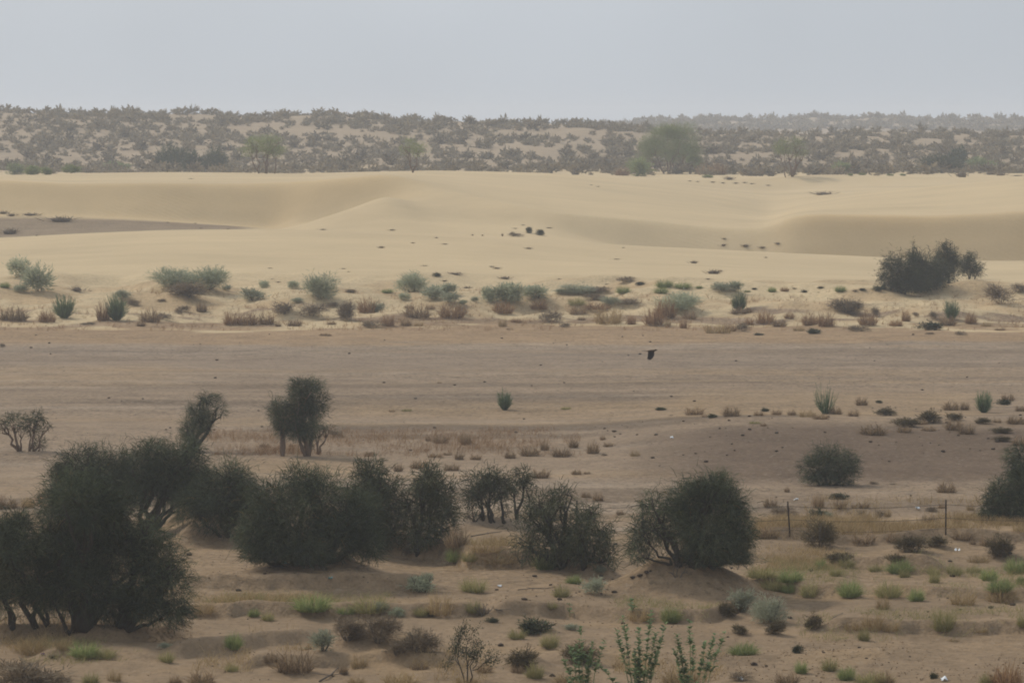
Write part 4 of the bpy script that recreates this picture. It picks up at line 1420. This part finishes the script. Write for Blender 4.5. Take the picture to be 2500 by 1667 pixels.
# ------------------------------------------------------------------ the bird flying low over the plain
def bird():
    D = 186.0; s = F / D
    loc = ((1589 - 1250) / s, D, HC - (858 - YH) / s)
    g = Geo()
    prof = [(-.33, .035, .058, .008), (-.25, .030, .050, .010), (-.17, .022, .036, .016), (-.10, .010, .050, .045), (.0, .0, .080, .078), (.09, .01, .078, .075),
            (.16, .035, .056, .056), (.205, .062, .043, .045), (.245, .074, .040, .042), (.272, .070, .026, .027), (.30, .056, .011, .013), (.322, .038, .004, .006)]
    k = 10; ring = []
    for x, z, ry, rz in prof:
        for a in range(k):
            t = a * 2 * math.pi / k; ring.append((x, ry * math.cos(t), z + rz * math.sin(t)))
    f = []
    for i in range(len(prof) - 1):
        for a in range(k):
            p, q = i * k + a, i * k + (a + 1) % k
            f += [(p, q, q + k), (p, q + k, p + k)]
    o = (len(prof) - 1) * k
    for a in range(1, k - 1): f += [(0, a + 1, a), (o, o + a, o + a + 1)]
    g.add(np.array(ring), np.array(f), np.full(len(ring), .5))
    body = link('bird', g.mesh('bird', M['feather2'], True), None, loc)
    tag(body, 'dark bird of prey flying low over the plain, wings pushed down', 'bird')
    # wings: ribs from the body outwards and down, fingered tip
    def wing(sgn, sweep, name):
        ribs = [(.00, .15, -.12, .05, .01), (.12, .16, -.14, .10, -.10), (.26, .13, -.15, .15, -.22), (.36, .06, -.17, .19, -.31)]
        v, fc = [], []
        for (_, xa, xb, y, z) in ribs:
            for t in np.linspace(0, 1, 6):
                v.append((xa + (xb - xa) * t + sweep * -z * .5, sgn * y, z + .02 * math.sin(t * math.pi)))
        n = len(v)
        for i in range(3):
            for j in range(5):
                a = i * 6 + j; fc += [(a, a + 1, a + 7), (a, a + 7, a + 6)]
        tips = [(.02, -.36), (-.03, -.42), (-.09, -.44), (-.15, -.42), (-.19, -.37)]
        for j, (tx, tz) in enumerate(tips):      # separate primaries
            v.append((tx + sweep * .2, sgn * (.215 + .01 * j), tz)); fc.append((18 + j, 18 + j + 1, len(v) - 1))
        v = np.array(v); m = len(v)
        v2 = v + [0, sgn * -.012, -.004]
        fc = np.array(fc)
        gg = Geo(); gg.add(np.concatenate([v, v2]), np.concatenate([fc, fc[:, ::-1] + m]), np.full(2 * m, .4))
        link('wing', gg.mesh('wing', M['feather']), body)
    wing(-1, -.05, 'near'); wing(1, .22, 'far')
    g = Geo()
    v = np.array([(-.28, -.05, .035), (-.28, .05, .035), (-.44, .085, .045), (-.455, .03, .046), (-.44, 0, .046), (-.455, -.03, .046), (-.44, -.085, .045)])
    fc = np.array([(0, 1, 4), (1, 2, 3), (1, 3, 4), (0, 4, 5), (0, 5, 6)])
    v2 = v - [0, 0, .012]
    g.add(np.concatenate([v, v2]), np.concatenate([fc, fc[:, ::-1] + 7]), np.full(14, .3))
    link('tail', g.mesh('tail', M['feather']), body)
bird()

# ------------------------------------------------------------------ milkweed plants with broad leaves at the bottom of the view
def milkweed():
    rng = np.random.RandomState(21)
    protos = []
    for k in range(5):                      # oval leaf, slightly folded and cupped
        t = np.linspace(0, 1, 5); wd = np.array([.02, .30, .36, .24, 0]) * (.9 + .2 * rng.rand())
        v = [(ti, 0, .10 * math.sin(ti * 3)) for ti in t] + [(ti, wi, .10 * math.sin(ti * 3) + .10) for ti, wi in zip(t[:-1], wd)] + [(ti, -wi, .10 * math.sin(ti * 3) + .10) for ti, wi in zip(t[:-1], wd)]
        f = []
        for i in range(3):
            f += [(i, i + 1, 6 + i), (i, 6 + i, 5 + i), (i, 9 + i, 10 + i), (i, 10 + i, i + 1)]
        f += [(3, 4, 8), (3, 12, 4)]
        protos.append(new_mesh('leaf', np.array(v), np.array(f), M['leafy'], {'tone': np.clip(.2 + .5 * rng.rand(13), 0, 1)}, True))
    plants = [
     ('milkweed with few splayed pale stems, first of the three leafy plants from the left', 1425, 1700, [(1392, 1575, .35), (1418, 1530, .5), (1448, 1560, .45), (1438, 1600, .3), (1475, 1560, .4), (1372, 1600, .3)]),
     ('tallest and leafiest milkweed, middle of the three leafy plants', 1560, 1705, [(1520, 1500, .45), (1505, 1540, .5), (1560, 1535, .3), (1590, 1490, .4), (1600, 1540, .3), (1545, 1590, .25), (1615, 1560, .3), (1625, 1520, .45), (1530, 1620, .2), (1580, 1600, .2)]),
     ('milkweed with separate slender stems, last of the three leafy plants', 1690, 1710, [(1652, 1545, .4), (1683, 1510, .62), (1692, 1575, .45), (1722, 1565, .4), (1745, 1545, .45), (1772, 1532, .4), (1740, 1600, .45), (1660, 1600, .3)]),
     ('small milkweed shoot left of the others on the low sand ridge', 1392, 1504, [(1390, 1468, .25)]),
     ('small milkweed shoot at the foot of the thorn bush mound', 1541, 1492, [(1540, 1462, .25), (1547, 1478, .3)]),
    ]
    for lab, bx, by, stems in plants:
        X, D, z = place(bx, by); s = F / D
        root = link('milkweed', None, None, (X, D, z)); tag(root, lab, 'plant', 'milkweed plants')
        stems = stems + [(tx + rng.normal() * 26, ty + 15 + 80 * rng.rand(), .25) for tx, ty, _ in stems[:3] if len(stems) > 3]
        for tx, ty, st in stems:
            gr = (HC - z) * s + YH; ty += 2
            tip = np.array([(tx - bx) / s, rng.normal() * .25, (gr - ty) / s])
            b0 = np.array([(tx - bx) / s * .35, rng.normal() * .1, -.03])
            pts = curve(b0, tip, rng, .035, 9, 0); pts[:, 0] = b0[0] + (tip[0] - b0[0]) * np.linspace(0, 1, 9) ** 1.3
            g = Geo(); tube(g, pts, np.linspace(.022, .008, 9), 5)
            stem = link('stem', g.mesh('stem', M['stem'], True), root)
            Ls = np.linalg.norm(tip - b0)
            nl = max(7, int(Ls * (1 - st) / .056)); a0 = rng.rand() * 6.28
            for k in range(nl):
                t = st + (1 - st) * (k + .5) / nl
                if rng.rand() < .10 + .35 * rng.rand(): continue
                p = pts[0] + (pts[-1] - pts[0]) * t
                i = min(int(t * 8), 7); u = t * 8 - i; p = pts[i] * (1 - u) + pts[i + 1] * u
                for side in (0, 1):
                    lf = link('leaf', protos[rng.randint(5)], stem, tuple(p))
                    az = a0 + (k % 2) * 1.57 + side * 3.14 + rng.normal() * .3
                    sz = (.19 + .08 * rng.rand()) * (1.05 - .35 * t)
                    lf.rotation_euler = (rng.normal() * .2, -(-.1 + .9 * rng.rand()) , az); lf.scale = (sz, sz, sz)
milkweed()

# ------------------------------------------------------------------ bare twiggy shrub, dead wood, litter
def bare_shrub(lab, bx, by, wpx, hpx, seed, mat, leafy):
    rng = np.random.RandomState(seed)
    X, D, z = place(bx, by); s = F / D; H = hpx / s; Wd = wpx / s
    root = link('thorn_sapling', None, None, (X, D, z)); tag(root, lab, 'shrub')
    gl = Geo()
    def grow(g, p, d, L, r, lev):
        q = p + d * L
        tube(g, curve(p, q, rng, .07, 4), np.linspace(r, r * .6, 4), 4 if lev > 1 else 5)
        if lev >= 4:
            return
        for k in range(rng.randint(2, 4)):
            nd = unit(d + rng.normal(size=3) * .55 + [0, 0, .12])
            a = p + d * L * (.55 + .45 * rng.rand())
            grow(g, a, nd, L * (.5 + .3 * rng.rand()), r * .55, lev + 1)
        if leafy and lev >= 2:
            m = leafy
            P = p + d * L * rng.rand(m, 1) + rng.normal(size=(m, 3)) * .10
            leaves(gl, P, unit(rng.normal(size=(m, 3))), .09, .03, rng.rand(m), rng)
    for k in range(3):
        g = Geo()
        d = unit(np.array([(-.35 + .32 * k) * Wd / H * 1.2, rng.normal() * .2, 1.0]))
        grow(g, np.array([(-.06 + .06 * k), 0, -.05]), d, H * .42, .03, 0)
        link('stem', g.mesh('stem', M[mat]), root)
    if leafy: link('foliage', gl.mesh('foliage', M['dark2']), root)
bare_shrub('leafless looking thorn sapling with curved dark twigs in the central near sand', 1140, 1668, 115, 160, 41, 'bark', 26)
bare_shrub('grey leafless dead shrub beside a fallen stick on the sand', 1182, 1503, 60, 40, 43, 'dead', 0)
bare_shrub('bare dry twigs at the foot of the ragged sparse tree', 1275, 1372, 70, 50, 44, 'dead', 0)
bare_shrub('dead grey roots showing under the big thorn bush', 1655, 1408, 90, 45, 45, 'dead', 0)

def branch(lab, pts, r, seed):
    rng = np.random.RandomState(seed)
    P = [np.array(place(*p)) for p in pts]; o = P[0].copy()
    g = Geo(); tube(g, [p - o + [0, 0, r * .8 + .03 * (i % 2)] for i, p in enumerate(P)], np.linspace(r, r * .5, len(P)), 6)
    for k in range(2):
        a = P[1] - o; g2 = a + rng.normal(size=3) * [.35, .3, .0] + [0, 0, .12]
        tube(g, [a + [0, 0, r], g2], [r * .5, r * .2], 4)
    tag(link('dead_branch', g.mesh('dead_branch', M['dead']), None, tuple(o)), lab, 'branch', 'dead branches lying on the sand')
branch('long thin dead stick lying on open sand left of the silvery shrub', [(1265, 1440), (1300, 1438), (1330, 1437), (1356, 1435)], .022, 1)
branch('short dead stick beside the grey dead shrub', [(1196, 1491), (1212, 1490), (1228, 1492)], .03, 2)
branch('dead branch at the bottom edge left of the centre', [(780, 1664), (808, 1650), (826, 1630)], .035, 3)
branch('fallen dead limb on the dark bank beneath the flat topped small tree', [(1150, 1310), (1190, 1304), (1225, 1298)], .028, 4)
branch('slim dead stick leaning on the sand below the silvery dome', [(2022, 1522), (2036, 1508), (2058, 1496)], .015, 5)

def clods():
    rng = np.random.RandomState(55)
    for k, (x, y, w, lab) in enumerate([(1544, 1411, 14, 'dark chunk of wood at the left end of the row on the mound'), (1562, 1406, 16, 'dark chunk of wood in the middle of the row on the thorn bush mound'), (1578, 1399, 16, 'largest dark chunk of wood at the upper end of the row on the mound'), (1588, 1394, 9, 'small chunk of wood above the largest one on the mound'), (1468, 1450, 9, 'dark clod alone on the sand between stick and mound'), (1500, 1446, 14, 'flat dark clod lying on the lower slope of the mound'), (529, 845 + 35, 9, 'lone dark stone on the left part of the bare plain')]):
        X, D, z = place(x, y); s = F / D
        v, f = lump(rng)
        o = link('clod', new_mesh('clod', v * [w / s * 1.1, w / s * .8, w / s * .6], f, M['clod']), None, (X, D, z)); o.rotation_euler = (0, 0, rng.rand() * 6)
        tag(o, lab, 'clod', 'dark clods on the sand')
    for k, (x, y, w, m, lab) in enumerate([
        (1640, 1070, 8, 'white', 'tiny white scrap lying on the plain above the dark gravel swell'), (1943, 1222, 10, 'white', 'white plastic scrap by the top of the left fence post'),
        (2241, 1244, 12, 'white', 'pale plastic scrap on the ground between the fence posts'), (2337, 1346, 12, 'white', 'white scrap on bare sand between the brown cushions'),
        (1219, 1432, 10, 'white', 'white scrap with dark side on the open central sand'), (806, 1413, 12, 'cyan', 'bright turquoise scrap on the slope below the middle thicket'),
        (694, 1377, 12, 'cyan', 'dull turquoise scrap in the shade under the middle thicket'), (104, 1598, 8, 'purple', 'purple scrap by a small dark clump near the left edge'),
        (2305, 1661, 16, 'white', 'thin white strip at the bottom edge right of the dark clump'), (1806, 1661, 14, 'white', 'crumpled white scrap at the bottom edge below the flat green dome')]):
        X, D, z = place(x, y); s = F / D; a = w / s
        n = 5; u, v_ = np.meshgrid(np.linspace(-.5, .5, n), np.linspace(-.5, .5, n))
        vv = np.stack([u.ravel() * a + rng.normal(size=n * n) * a * .06, v_.ravel() * a * .8 + rng.normal(size=n * n) * a * .06, .02 + np.abs(rng.normal(size=n * n)) * a * .30], 1)
        i = np.arange(n * n).reshape(n, n)
        f = np.concatenate([np.stack([i[:-1, :-1], i[:-1, 1:], i[1:, 1:]], -1).reshape(-1, 3), np.stack([i[:-1, :-1], i[1:, 1:], i[1:, :-1]], -1).reshape(-1, 3)])
        tag(link('plastic_scrap', new_mesh('plastic_scrap', vv, f, M[m]), None, (X, D, z)), lab, 'litter scrap', 'scraps of plastic litter')
clods()

# ------------------------------------------------------------------ dusty air
def haze():
    x, y0, y1, z0, z1 = 1900, -210, 3160, -40, 29
    v = np.array([(a, b, c) for c in (z0, z1) for b in (y0, y1) for a in (-x, x)], float)
    f = [(0, 2, 3, 1), (4, 5, 7, 6), (0, 1, 5, 4), (2, 6, 7, 3), (0, 4, 6, 2), (1, 3, 7, 5)]
    m = bpy.data.materials.new('dusty_air'); m.use_nodes = True
    nt = m.node_tree; nt.nodes.clear()
    out = nt.nodes.new('ShaderNodeOutputMaterial'); pv = nt.nodes.new('ShaderNodeVolumePrincipled')
    pv.inputs['Color'].default_value = (.88, .92, .98, 1)
    pv.inputs['Density'].default_value = HAZE
    pv.inputs['Anisotropy'].default_value = 0.25
    nt.links.new(pv.outputs[0], out.inputs['Volume'])
    me = new_mesh('haze', v, f, m)
    tag(link('haze', me), 'pale dusty air over the whole desert', 'haze', None, 'stuff')
HAZE = 0.00026
haze()
